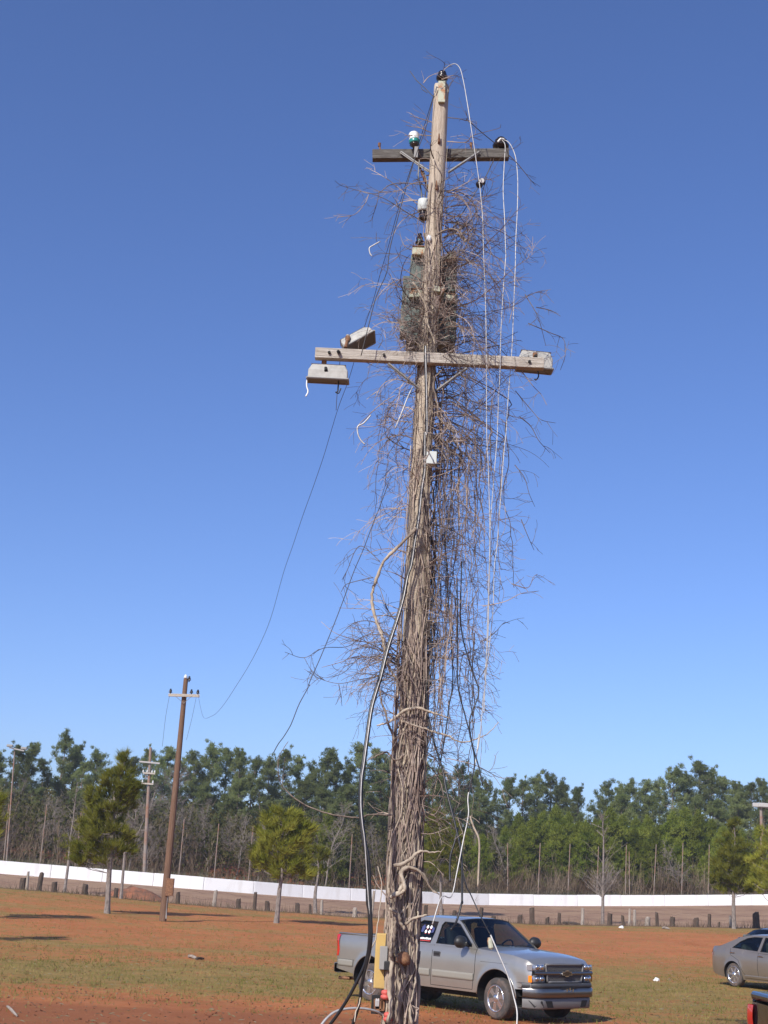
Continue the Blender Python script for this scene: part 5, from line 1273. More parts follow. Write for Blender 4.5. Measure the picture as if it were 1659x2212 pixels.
# floodlights
def flood(q, wdt, hgt, rot, label, dy=0, stem=None, shade=.11, cap_r=True):
    c = P3(q, dy); root = empty('floodlight', c); tag(root, label, 'floodlight', 'floodlights on the lower crossarm'); m_ = MB()
    w2, h2, d2 = wdt / 2, hgt / 2, shade
    top = [(-w2 * .80, -d2 * .5, h2), (w2 * .80, -d2 * .5, h2), (w2 * .80, d2 * .6, h2), (-w2 * .80, d2 * .6, h2)]
    ml = [(-w2 * .96, -d2, h2 * .15), (w2 * .96, -d2, h2 * .15), (w2 * .96, d2, h2 * .15), (-w2 * .96, d2, h2 * .15)]
    lo = [(-w2 * .97, -d2 * 1.08, -h2 * .84), (w2 * .97, -d2 * 1.08, -h2 * .84), (w2 * .97, d2 * 1.08, -h2 * .84), (-w2 * .97, d2 * 1.08, -h2 * .84)]
    Rm = Matrix.Rotation(rot[0], 3, 'X') ; Rm = Matrix.Rotation(rot[1], 3, 'Y') @ Matrix.Rotation(rot[2], 3, 'Z') @ Rm
    V = [Rm @ Vector(p) for p in top + ml + lo]
    m_.add(V, [(0, 1, 2, 3)[::-1]] + [(i, (i + 1) % 4, 4 + (i + 1) % 4, 4 + i)[::-1] for i in range(4)] + [(4 + i, 4 + (i + 1) % 4, 8 + (i + 1) % 4, 8 + i)[::-1] for i in range(4)] + [(8, 9, 10, 11)])
    m_.build('housing', M_FLOOD, root, bevel=.012)
    m_ = MB(); E = [Rm @ Vector(p) for p in [(-w2 * 1.0, -d2 * 1.12, -h2 * .9), (w2 * 1.0, -d2 * 1.12, -h2 * .9), (w2 * 1.0, d2 * 1.12, -h2 * .9), (-w2 * 1.0, d2 * 1.12, -h2 * .9)]]
    for i in range(4): m_.tube([E[i], E[(i + 1) % 4]], .014, 5)
    m_.build('lens_frame', M_GALV, root)
    m_ = MB(); m_.add([Rm @ Vector((x * w2 * .95, y * d2 * 1.05, -h2 * .93)) for x, y in ((-1, -1), (1, -1), (1, 1), (-1, 1))], [(0, 1, 2, 3)]); m_.build('lens', M_FLOODG, root)
    if stem:
        a, b2 = [P3(s_, dy_) - c for s_, dy_ in stem]; m_ = MB(); m_.tube([a, b2], [.022, .018], 8); m_.lathe(b2, (0, 0, 1), [(.028, -.03), (.032, 0), (.03, .03), (.015, .045)], 8); m_.build('swivel', M_RUST, root)
        m_ = MB(); m_.lathe(b2 + Vector((0, 0, .015)), (0, 0, 1), [(.02, 0), (.03, .01), (.024, .035)], 6); m_.build('swivel_knuckle', M_GALV, root)
    return root
flood(z2(176, 872), .50, .20, (.12, 0, 0), 'grey floodlight hanging under the left end of the lower crossarm', -.12, ((z2(155, 845), -.12), (z2(150, 808), -.14)))
flood(z2(352, 668), .44, .17, (-.25, -.62, .1), 'tilted grey floodlight standing above the left end of the crossarm', .12, ((z2(283, 712), -.1), (z2(297, 655), -.02)))
flood(z2(1462, 798), .44, .24, (.1, .05, 0), 'grey floodlight behind the right end of the lower crossarm', .13, ((z2(1465, 770), -.04), (z2(1463, 760), -.1)))
for q in (((z2(160, 838), -.20), (z2(162, 855), -.24)), ((z2(238, 735), -.26), (z2(242, 740), -.30)), ((z2(1466, 755), -.1), (z2(1466, 772), -.14))):
    m_ = MB(); m_.tube([P3(*q[0]), P3(*q[1])], .022, 7); m_.build('bolt', M_DARK, pole, world=True)
def cable(pts, r, mt_,  label, name='cable', dy=None, n=5, k=6, cat='cable', group=None):
    """pts: list of picture points; dy: list or value of depth offsets from the pole plane"""
    m = len(pts); D = dy if hasattr(dy, '__len__') else [dy or 0] * m
    if len(D) != m: D = [lerp_tab([(i / (len(D) - 1), v) for i, v in enumerate(D)], j / (m - 1)) for j in range(m)]
    P = catmull([P3(p, d) for p, d in zip(pts, D)], k); o0_ = P[-1]
    if isinstance(r, tuple): r = [lerp_tab([(0, r[0]), (.22, r[0]), (.45, r[1]), (1, r[1])], j / (len(P) - 1)) for j in range(len(P))]
    m_ = MB(); m_.tube([p - o0_ for p in P], r, n); o = m_.build(name, mt_, smooth=True); o.location = o0_; tag(o, label, cat, group); return o
# danglers from the flood lights
cable([z2(65, 885), z2(45, 910), z2(42, 950), z2(50, 985), z2(36, 1015)], .010, M_WHITEP, 'short white frayed lead hanging from the left floodlight', dy=-.15)
cable([z2(240, 920), z2(236, 980), z2(222, 988), z2(240, 995), z2(255, 965)], .008, M_BLACKC, 'short black hooked wire below the left floodlight', dy=-.15)
cable([z2(248, 770), z2(246, 860), z2(236, 940), z2(228, 1040), z2(225, 1100)], .004, M_WIRE, 'thin dark wire falling past the left floodlight', dy=-.1)
cable([z2(1480, 858), z2(1484, 890), z2(1468, 912), z2(1460, 905)], .009, M_BLACKC, 'short black hooked wire below the right end of crossarm', dy=-.1)
# small boxes on the pole
m_ = MB(); a = P3(z3(922 * 0 + 922, 262), -.22); m_.box(a, (.125, .11, .16)); o = m_.build('junction_box', M_BOXG, bevel=.01); o.data.transform(Matrix.Translation(-a)); o.location = a; tag(o, 'small pale grey junction box fixed halfway up the pole', 'junction box')
def pz(x, y): return (1120 + x * .1455) * .72, (2750 + y * .1455) * .72
yb = empty('service_panel', P3(pz(160, 1470), -.0)); tag(yb, 'tall yellow plastic service panel on the left side of pole', 'panel')
a = P3(pz(60, 340), 0); b_ = P3(pz(265, 345), 0); c = P3(pz(0, 1470), 0); d = P3(pz(240, 1490), 0)
m_ = MB(); m_.add([v + Vector((0, yy, 0)) for yy in (-.06, .06) for v in (a, b_ + Vector((.03, 0, 0)), d + Vector((.03, 0, 0)), c)], [(0, 1, 2, 3)[::-1], (4, 5, 6, 7), (0, 4, 7, 3), (1, 2, 6, 5), (0, 1, 5, 4), (3, 7, 6, 2)]); m_.build('cover', M_YELLOW, yb, world=True, bevel=.012)
m_ = MB(); m_.box(P3(pz(210, 850), -.12), (.085, .10, .24)); m_.build('latch_box', M_GALV, yb, world=True, bevel=.008)
m_ = MB(); m_.box(P3(pz(285, 1010), -.14), (.07, .08, .10)); m_.build('latch', M_BLACK, yb, world=True, bevel=.01)
for q, lab in ((pz(250, 1610), 'upper faded red insulator bracket at foot of the pole'), (pz(305, 2070), 'lower faded red insulator bracket at foot of the pole')):
    p = P3(q, -.15); m_ = MB(); m_.lathe(Vector((0, 0, -.05)), (0, 0, 1), [(.03, 0), (.055, .02), (.05, .045), (.03, .05), (.05, .06), (.045, .09), (.02, .10)], 10); o = m_.build('red_insulator', M_RED, smooth=True); o.location = p; tag(o, lab, 'insulator')
fr = empty('meter_frame', P3(pz(120, 1900), -.1)); tag(fr, 'small open dark metal frame with fittings below the yellow panel', 'metal frame')
m_ = MB()
for x in (30, 150, 215): m_.bar(P3(pz(x, 1710), -.12), P3(pz(x - 5, 1930), -.12), .02, .02)
for y in (1710, 1925): m_.bar(P3(pz(30, y), -.12), P3(pz(220, y), -.12), .02, .02)
m_.build('frame', M_RUST, fr, world=True)
m_ = MB(); m_.box(P3(pz(120, 1815), -.06), (.17, .06, .19)); m_.build('back_plate', M_DARK, fr, world=True)
for x in (60, 100): 
    m_ = MB(); m_.lathe(P3(pz(x, 1850), -.13), (0, 0, 1), [(.012, 0), (.014, .06), (.006, .08)], 7); m_.build('terminal', M_CABLE, fr, world=True)
m_ = MB(); m_.lathe(P3(pz(590, 1000), -.24), (.2, 0, 1), [(.02, 0), (.075, .02), (.085, .06), (.07, .11), (.03, .14)], 12, ); o = m_.build('old_socket', M_RUST, smooth=True); a = P3(pz(590, 1000), -.24); o.data.transform(Matrix.Translation(-a)); o.location = a; tag(o, 'rusty round socket half buried in vine stems near the pole foot', 'socket')

# ---- cables
C = 'pale cables hanging from the top of the pole'
cable([z1(770, 180), z1(800, 130), z1(860, 98), z1(900, 130), z1(925, 220), z1(950, 360), z1(975, 520), z1(1000, 680), z1(1025, 850), z1(1045, 1000), z1(1062, 1200), z1(1068, 1420), z2(1155, 450), z2(1160, 800), z2(1162, 1244), z3(1275, 300), z3(1285, 700), z3(1280, 1000), z3(1270, 1300), z3(1258, 1650), z4(1245, 200), z4(1225, 420), z4(1210, 520)],
      .0056, M_CABLE, 'pale cable arching from pole top, nearest to the pole', dy=[-.1, -.6, -.5, -.45, -.4], group=C)
cable([z1(1200, 640), z1(1222, 680), z1(1216, 800), z1(1208, 1000), z1(1218, 1200), z1(1225, 1420), z2(1280, 150), z2(1265, 350), z2(1250, 620), z2(1245, 850), z2(1235, 1050), z2(1228, 1244), z3(1325, 200), z3(1305, 450), z3(1290, 650), z3(1286, 850), z3(1280, 1100), z3(1272, 1400), z3(1250, 1640)],
      .0056, M_CABLE, 'pale cable dropping straight from right end of upper crossarm', dy=[.05, -.25, -.3, -.35], group=C)
cable([z1(1200, 634), z1(1250, 660), z1(1290, 740), z1(1305, 830), z1(1312, 950), z1(1308, 1150), z1(1300, 1300), z1(1296, 1420), z2(1340, 200), z2(1330, 450), z2(1320, 700), z2(1305, 900), z2(1290, 1100), z2(1282, 1244), z3(1375, 200), z3(1360, 400), z3(1345, 600), z3(1330, 800), z3(1312, 950), z3(1305, 1200), z3(1285, 1400), z3(1258, 1640), z4(1252, 200), z4(1248, 290)],
      .0056, M_CABLE, 'pale cable bowing out furthest right from upper crossarm', dy=[.05, -.1, -.2, -.3], group=C)
cable([z4(1218, 420), z4(1195, 600), z4(1150, 800), z4(1152, 920), z4(1120, 1080), z4(1080, 1280), z4(1045, 1430), z5(690, 170), z5(640, 320)], .007, M_CABLE, 'pale stiff cable slanting down behind truck rear window', dy=[-.3, -.6, -1.0])
cable([z4(1160, 930), z4(1185, 1000), z4(1213, 1060), z4(1220, 1120), z4(1216, 1240), z4(1210, 1370)], .012, M_STEM, 'dead brown tendril hanging right of pole near the wall', 'vine_tendril', dy=-.5, cat='vine')
cable([z4(1110, 1250), z4(1140, 1370), z5(850, 150), z5(910, 280), z5(960, 375)], .007, M_BLACKC, 'thin black lead running down to a connector before windscreen', dy=[-.6, -1.2])
cable([z5(962, 378), z5(1010, 490), z5(1060, 610), z5(1090, 720), z5(1108, 800), z5(1107, 880), z5(1104, 930)], .0085, M_CABLE, 'pale lead curving down in front of truck front wheel', dy=[-1.2, -1.5])
m_ = MB(); p = P3(z5(958, 380), -1.2); m_.lathe((0, 0, -.05), (.25, 0, -1), [(.012, -.03), (.026, 0), (.028, .07), (.012, .09)], 8); o = m_.build('connector', M_BRACK); o.location = p; tag(o, 'small tan connector on the lead before the windscreen', 'connector')
BW = 'black wires hanging beside the pole'
for i, (q, dd, w) in enumerate((([z4(885, 60), z4(900, 300), z4(935, 460), z4(990, 640), z4(1012, 760), z4(1040, 870), z4(1075, 1010), z4(1108, 1180), z4(1112, 1450), z5(803, 200), z5(775, 300), z5(742, 350)], [-.1, -.5, -.9], 'longest, reaching down over the truck roof'),
                 ([z3(1110, 900), z3(1105, 1300), z4(1170, 10), z4(1215, 160), z4(1160, 330), z4(1175, 480), z4(1215, 620), z4(1240, 740)], [-.2, -.5], 'thin one furthest right above the tree gap'),
                 ([z3(1000, 700), z3(1030, 1200), z4(1055, 60), z4(1030, 250), z4(1008, 420), z4(975, 600), z4(945, 720), z4(925, 760)], [-.1, -.3], 'crossing diagonally back towards the pole'),
                 ([z3(930, 1000), z3(925, 1300), z3(905, 1600), z4(890, 150), z4(905, 380), z4(885, 560), z4(875, 760)], [-.1, -.2], 'lying close against the right pole side'),
                 ([z3(1080, 1000), z3(1085, 1300), z4(1085, 100), z4(1130, 300), z4(1160, 420), z4(1190, 600), z4(1150, 780)], [-.3, -.5], 'curving down to meet the pale cables'),
                 ([z4(1085, 1000), z4(1070, 1080), z4(1040, 1180), z4(1035, 1280), z4(1038, 1340)], [-.5, -.6], 'short slack one ending above the wall'))):
    cable(q, .012 if i in (0, 5) else .008, M_BLACKC, 'black wire ' + w, dy=dd, group=BW)
L_ = [z2(778, 700), z2(785, 1000), z2(788, 1244), z3(880, 100), z3(878, 250), z3(878, 340), z3(860, 450), z3(842, 620), z3(815, 790), z3(795, 920), z3(770, 1000), z3(745, 1130), z3(705, 1270), z3(650, 1440), z3(605, 1620), z4(590, 110), z4(548, 260), z4(520, 450), z4(500, 600), z4(485, 700), z4(480, 850), z4(490, 980), z4(505, 1100), z4(525, 1200)]
BC = 'heavy cable bundle bowing away on the left of the pole'
t1 = [z4(523, 1450), z5(290, 250), z5(292, 400), z5(270, 530), z5(195, 690), z5(135, 790), z5(70, 880)]; t2 = [z4(542, 1450), z5(298, 250), z5(303, 380), z5(290, 480), z5(252, 640), z5(235, 760), z5(195, 890)]; t3 = [z4(530, 1450), z5(294, 260), z5(297, 400), z5(282, 500), z5(262, 620), z5(240, 700)]
dyb = [-.30, -.24, -.24, -.24, -.5, -.8, -.9, -.9, -.7]
def shf(L, dx): return [(x + dx, y) for x, y in L]
cable(shf(L_, -1.5) + t1, (.008, .017), M_BLACKC, 'thick black cable of left bundle, splitting away to the lower left', dy=dyb, group=BC, n=7)
cable(shf(L_, 2.0) + t2, (.008, .017), M_BLACKC, 'thick black cable of left bundle, ending nearer the pole foot', dy=[d - .02 for d in dyb], group=BC, n=7)
cable(shf(L_, .9)[:-1] + t3[:1] + t3[1:], (.006, .0062), M_CABLE, 'bright bare aluminium cable twisted in the left bundle', dy=[d - .026 for d in dyb], group=BC, n=7)
cable([z5(15, 890), z5(60, 835), z5(110, 800), z5(180, 785), z5(260, 785), z5(330, 800), z5(360, 820)], .014, M_CABLE, 'pale cable arching over the clay left of the pole foot', dy=[-.8, -.3])
# spliced wire towards the far pole: lies in the vertical plane through both ends
A0 = P3(z1(718, 310), -.08); B0 = at_range(*z6(1232, 272), fR - .2)
nrm = Vector((B0.y - A0.y, A0.x - B0.x, 0)).normalized()
def on_plane(q):
    d = ray(*q); return CAM + d * ((A0 - CAM).dot(nrm) / d.dot(nrm))
W1 = [z1(650, 530), z1(560, 820), z1(500, 1000), z1(440, 1210), z1(385, 1420), z2(500, 250), z2(455, 420), z2(400, 585), z2(345, 770), z2(300, 920), z2(240, 1080), z2(190, 1244), z3(250, 250), z3(185, 440), z3(120, 620), z3(60, 800), z3(0, 975), (585, 1335), (560, 1395), (535, 1442), (510, 1482), (485, 1520), (468, 1540), (457, 1547), z6(1270, 423), z6(1248, 360)]
P = catmull([A0] + [on_plane(q) for q in W1] + [B0], 4); m_ = MB(); m_.tube([p - A0 for p in P], [.005 + .001 * max(0, (p.y - YP)) / 50 for p in P], 4); o = m_.build('overhead_wire', M_WIRE); o.location = A0
tag(o, 'long slack thin wire from pole top to the distant brown pole', 'wire')
cable([z1(715, 325), z1(655, 560), z1(590, 740), z1(500, 1040), z1(405, 1400), z2(540, 240), z2(475, 390), z2(480, 330)][:7] + [z2(430, 560), z2(380, 760)], .006, M_WIRE, 'thin dark wire running close beside the long slack one', 'overhead_wire', dy=[-.1, -.3, -.5], cat='wire')
cable([z3(655, 410), z3(600, 560), z3(560, 660), z3(500, 820), z3(440, 960), z3(370, 1150), z3(300, 1330), z3(230, 1500), z3(160, 1659), z4(160, 120), z4(100, 230), z4(60, 330), z4(40, 375), z4(0, 440), z7(280, 170), z7(250, 225)], .005, M_WIRE, 'thin broken wire trailing from mid pole to the treetops', 'loose_wire', dy=[0, -.6, -1.0], cat='wire')
m_ = MB(); m_.tube([P3(z1(715, 335), 0), P3(z1(655, 275), 0), P3(z1(590, 215), 0), P3(z1(545, 150), 0)], .006, 4); m_.tube([P3(z1(670, 305), 0), P3(z1(630, 280), 0), P3(z1(625, 260), 0)], .005, 4); a = P3(z1(715, 335), 0); o = m_.build('loose_wire', M_WIRE); o.data.transform(Matrix.Translation(-a)); o.location = a; tag(o, 'short stiff wire sticking out left near the pole top', 'wire')
cable([z1(945, 490), z1(985, 525), z1(1060, 590), z1(1165, 675)], .006, M_WIRE, 'thin dark wire slanting to the right end insulator', 'loose_wire', dy=[-.1, .1], cat='wire')
cable([z3(545, -10), z3(500, 40), z3(463, 62), z3(465, 110), z3(485, 150), z3(508, 172)], .009, M_CABLE, 'curled pale wire end hanging left of the pole', 'loose_wire', dy=-.3, cat='wire')
cable([z2(500, 50), z2(455, 75), z2(432, 92), z2(436, 125), z2(448, 142)], .008, M_CABLE, 'small bright hooked wire left of the cabinets', 'loose_wire', dy=-.2, cat='wire')
cable([z2(702, 955), z2(670, 1020), z2(635, 1110), z2(592, 1215)], .008, M_CABLE, 'short pale wire slanting from the lower brace', 'loose_wire', dy=[-.2, -.3], cat='wire')

# ------------------------------------------------------------------ dead vine
vine = empty('dead_vine', pc_(0) + Vector((.02, -.2, 0))); tag(vine, 'leafless brown vine smothering the tall pole, tangled strands hanging right', 'vine')
rd = random.Random(77)
stems = []
def spiral(a0, z0, z1_, layer, r, turns, seed, wob=.5, n=7, part='stem', flat=1.0, mt_=None):
    mt_ = mt_ or (M_STEMD if seed % 4 == 0 else M_STEM)
    nf, nr, nq = noise1(seed), noise1(seed + 500), noise1(seed + 900); k = max(8, int((z1_ - z0) / .10)); P = []; Rr = []
    for i in range(k + 1):
        t = i / k; z = z0 + (z1_ - z0) * t; c = pc_(z); ang_ = a0 + turns * 2 * pi * t + nf(z * 1.3) * wob + nq(z * 6.0) * (.30 if r > .0065 else .2)
        rr = pr_(z) + layer * (1.0 + .6 * nr(z * 2.3)) + r * .6
        P.append(Vector((c.x + rr * cos(ang_), c.y + rr * sin(ang_), z))); Rr.append(max(.003, r * (1 - .45 * t) * (1 + .18 * nr(z * 4))))
    m_ = MB(); m_.tube(P, Rr, n); m_.build(part, mt_, vine, world=True, smooth=True); return P, Rr
# thick coat up to ~6.5 m
for i in range(92):
    a0 = rd.uniform(0, 2 * pi) if i % 3 else rd.uniform(-pi, -.2)           # more on the camera side
    z1_ = rd.choice([rd.uniform(1.8, 3.4), rd.uniform(2.6, 3.9), rd.uniform(3.4, 4.8)]); z0 = rd.choice([-.1, -.1, rd.uniform(.5, 2)])
    P, Rr = spiral(a0, z0, z1_, rd.choice([.0, .012, .026, .040]) + rd.uniform(0, .010), rd.choice([.007, .010, .014, .018]) * rd.uniform(.85, 1.15), rd.uniform(-.95, .95), i, rd.uniform(.5, 1.2)); stems.append((P, Rr))
for i in range(22):
    a0 = rd.choice([rd.uniform(-pi, 0.4), rd.uniform(-.5, .5)]); z1_ = rd.uniform(6, 9.6); P, Rr = spiral(a0, rd.uniform(0, 4.5), z1_, rd.uniform(.0, .03), rd.uniform(.005, .011), rd.uniform(-.5, .5), 200 + i, .8); stems.append((P, Rr))
for i in range(5):
    P, Rr = spiral(rd.uniform(-pi, 0), 7, rd.uniform(10.6, 12.3), .01, rd.uniform(.005, .009), rd.uniform(-.3, .3), 300 + i, .5, 5); stems.append((P, Rr))
# thin pale strands plaited over the coat of stems, past counting
mats_ = [MB(), MB(), MB()]
for i in range(230):
    z = rd.uniform(-.1, 4.9); a0 = rd.uniform(-pi - .3, .3); L = rd.uniform(.25, 1.3); sw = rd.gauss(0, .85) * L; nf, nr = noise1(5000 + i), noise1(6000 + i); k = max(4, int(L / .05)); P = []; r = rd.choice([.0035, .005, .007, .010])
    if z > 4 and rd.random() < .5: continue
    for j in range(k + 1):
        zz = z + j * L / k; c = pc_(zz); ang_ = a0 + sw * j / k + nf(zz * 3.1) * .30; rr = pr_(zz) + .046 * (1 - .4 * sm(3, 5.5, zz)) + .022 * nr(zz * 4) - (.05 if j in (0, k) else 0); P.append((c.x + rr * cos(ang_), c.y + rr * sin(ang_), zz))
    mats_[0 if i % 5 < 3 else (1 if i % 5 == 3 else 2)].tube(P, r, 5, cap=False)
for mb_, mm_, nm_ in zip(mats_, (M_STEM, M_STEMD, M_TWIG), ('pale_strands', 'old_strands', 'thin_strands')): mb_.build(nm_, mm_, vine, world=True, smooth=True, kind='stuff')
# named big stems read off the photograph
def pstem(q, r, dy=-.22, mt_=M_STEM, n=7, k=6):
    if mt_ is M_STEM and int(q[0][0] + q[0][1]) % 2: mt_ = M_STEMD
    D = dy if hasattr(dy, '__len__') else [dy] * len(q); D = [lerp_tab([(i / (len(D) - 1), v) for i, v in enumerate(D)], j / (len(q) - 1)) for j in range(len(q))]
    P = catmull([P3(a, b) for a, b in zip(q, D)], k); m = len(P); rr = r if hasattr(r, '__len__') else [r, r * .8]
    nw = noise1(int(q[0][0] * 7)); P = [p + Vector((nw(i * .9) * .010, nw(i * .7 + 4) * .012, nw(i * .8 + 9) * .008)) for i, p in enumerate(P)]
    R = [lerp_tab([(i / (len(rr) - 1), v) for i, v in enumerate(rr)], j / (m - 1)) * .74 * (1 + .16 * nw(j * 1.7)) for j in range(m)]
    m_ = MB(); m_.tube(P, R, n, jag=.10); m_.build('stem', mt_, vine, world=True, smooth=True); stems.append((P, R)); return P, R
pstem([z3(820, 690), z3(775, 745), z3(700, 830), z3(625, 905), z3(582, 990), z3(555, 1085), z3(560, 1185), z3(580, 1285), z3(612, 1370), z3(635, 1470), z3(660, 1560), z3(690, 1620), z4(705, 90), z4(715, 190)], [.026, .024, .024, .016], -.3)
pstem([z4(600, 130), z4(615, 220), z4(640, 310), z4(665, 390), z4(700, 460)], [.010, .018, .02], -.2)
pstem([z4(580, 365), z4(640, 352), z4(700, 315), z4(760, 270), z4(850, 260), z4(950, 295), z4(1040, 320)], [.010, .022, .022, .008], -.28)
pstem([z4(640, 535), z4(560, 565), z4(520, 585)][::-1] + [z4(700, 580), z4(755, 545)], [.006, .014, .018], -.26)
pstem([z4(740, 340), z4(830, 370), z4(920, 400), z4(1020, 430), z4(1110, 470), z4(1200, 450), z4(1280, 410), z4(1340, 345)], [.016, .014, .010, .005], -.3)
pstem([z4(670, 1435), z4(720, 1400), z4(745, 1350), z4(730, 1290), z4(760, 1250), z4(820, 1265), z4(880, 1300), z4(910, 1370), z4(965, 1415)], [.030, .032, .026, .018, .010], -.28)
pstem([z4(690, 1240), z4(760, 1220), z4(810, 1180), z4(850, 1150), z4(920, 1155), z4(985, 1150)], [.028, .028, .018, .006], -.27)
pstem([z5(415, 165), z5(460, 150), z5(487, 110), z5(470, 40), z5(500, 5), z5(560, 20), z5(600, 70), z5(640, 130), z5(680, 155)], [.026, .030, .024, .014, .007], -.30)
pstem([z5(400, 230), z5(450, 265), z5(465, 310), z5(484, 345)], [.018, .026, .02], -.34)
pstem([z5(490, 320), z5(530, 290), z5(575, 275), z5(610, 268)], [.024, .020, .01], -.30)
pstem([z5(530, 700), z5(545, 640), z5(548, 540), z5(556, 450), z5(550, 350), z5(560, 260), z5(556, 200)], [.018, .016, .014], [-.14, -.1])
pstem([z5(525, 870), z5(515, 780), z5(535, 690)], [.022, .018], [-.2, -.14])
pstem([z5(410, 500), z5(425, 440), z5(428, 380), z5(440, 320), z5(430, 260), z5(415, 200)], [.030, .028, .024], -.26)
pstem([z5(395, 860), z5(410, 760), z5(405, 650), z5(412, 560), z5(410, 470)], [.034, .032, .03], -.22)
pstem([z5(450, 860), z5(455, 760), z5(465, 690), z5(470, 620)], [.020, .024, .012], -.26)
pstem([z5(490, 620), z5(470, 560), z5(455, 520), z5(440, 490)], [.022, .026, .018], -.28)
pstem([z2(780, 700), z2(785, 500), z2(790, 300), z2(788, 120), z2(775, 0)], [.020, .018, .014], -.2)
pstem([z2(840, 700), z2(800, 560), z2(770, 420), z2(720, 330), z2(700, 300)], [.016, .02, .012], -.22)
pstem([z2(960, 1244), z2(870, 1150), z2(850, 1040), z2(830, 930), z2(880, 850)], [.016, .018, .012], -.2)
pstem([z1(725, 1320), z1(770, 1290), z1(830, 1275), z1(890, 1290), z1(930, 1330), z1(945, 1370)], [.016, .018, .014, .016], -.25)
pstem([z2(360, 1225), z2(365, 1195), z2(440, 1120), z2(520, 1050), z2(590, 1010)], [.008, .006], -.3, M_TWIG, 4)
pstem([z7(340, 155), z7(285, 250), z7(280, 350), z7(310, 440), z7(430, 540), z7(580, 600), z7(700, 622), z7(790, 628), z7(850, 610), z7(985, 612)], [.005, .008, .011, .013], [-.6, -.2], M_STEM, 5)
pstem([z4(880, 800), z4(870, 860), z4(900, 940), z4(985, 975)], [.006, .009, .005], -.3, M_STEM, 4)
pstem([z5(545, 860), z5(555, 800), z5(565, 785)], [.014, .010, .008], -.4, M_TWIG, 5); pstem([z5(560, 785), z5(540, 775), z5(530, 768)], [.008, .005], -.4, M_TWIG, 5)
pstem([z5(340, 0), z5(360, 120), z5(345, 250), z5(330, 380), z5(300, 470), z5(262, 640), z5(232, 760), z5(205, 860)], [.008, .010, .009], [-.4, -.9], M_STEM, 5)
pstem([z4(560, 1300), z4(600, 1380), z4(660, 1450), z5(405, 200)], [.006, .012, .014], -.3, M_TWIG, 5)

# fine twigs: joined, far more than anyone could count
twl, twd = MB(), MB()
G = Vector((0, 0, -1))
def grow(mb, p, d, L, r, droop, lvl, step=.075, wand=.13, bias=None):
    d = d.normalized(); k = max(3, int(L / step)); pts = [p.copy()]; w = Vector((rd.gauss(0, .05), rd.gauss(0, .05), rd.gauss(0, .05)))
    for i in range(k):
        t = i / k
        w = w * .90 + Vector((rd.gauss(0, wand), rd.gauss(0, wand), rd.gauss(0, wand))) * .40
        d = d + G * (droop * (.4 + 1.3 * t)) + w + Vector((rd.gauss(0, .03), rd.gauss(0, .03), rd.gauss(0, .03)))
        if bias is not None: d += bias
        d.normalize(); p = p + d * step; pts.append(p.copy())
    rr = [max(.0022, r * (1 - .72 * i / k)) for i in range(k + 1)]
    mb.tube(pts, rr, 3, cap=False)
    if lvl < 2:
        nb = int(L / (.12 if lvl == 0 else .14))
        for _ in range(nb):
            i = rd.randrange(1, k); ax_ = (pts[i] - pts[i - 1]).normalized(); s = Vector((rd.gauss(0, 1), rd.gauss(0, 1), rd.gauss(0, .8))); s = (s - ax_ * s.dot(ax_)).normalized()
            grow(mb, pts[i], ax_ * rd.uniform(.5, 1.3) + s * .85, min(L * .5, (rd.uniform(.03, .10) if rd.random() < .55 else rd.uniform(.10, .48)) if lvl == 0 else rd.uniform(.025, .10)), rr[i] * .7, droop * .8, lvl + 1, .06, .2)
# z bands: (z0, z1, count, Lmin, Lmax, rightward bias 0..1)
def zof(py, px=930): return P3((px, py)).z
bands = [(1650, 1500, 30, .3, .9, .55), (1500, 1320, 44, .4, 1.15, .42), (1480, 1390, 30, .7, 1.3, .02), (1320, 1130, 30, .3, 1.0, .6), (1130, 950, 38, .4, 1.35, .66), (950, 820, 46, .5, 1.55, .62), (820, 720, 42, .4, 1.5, .66), (720, 600, 50, .5, 1.95, .72), (600, 480, 54, .5, 1.7, .78), (480, 400, 28, .4, 1.5, .68), (400, 300, 14, .25, .7, .5), (1800, 1650, 16, .3, .8, .5)]
for y0, y1, cnt, l0, l1, rb in bands:
    for _ in range(cnt):
        z = rd.uniform(zof(y0), zof(y1)); c = pc_(z); right = rd.random() < rb
        az = rd.gauss(0, .75) + (0 if right else pi); rr = pr_(z) + .03
        o_ = Vector((cos(az), sin(az), 0)); p = c + o_ * rr; d = o_ + Vector((0, rd.uniform(-.5, .2), rd.uniform(-.25, .75)))
        L = rd.uniform(l0, l1) * (1 if right else (.56 if y1 > 380 and y0 < 800 else .72)); dark = rd.random() < (.52 if right else .42)
        grow(twd if dark else twl, p, d, L, rd.choice([.0035, .005, .0065, .010]), rd.choice([.04, .08, .13, .19]), 0)
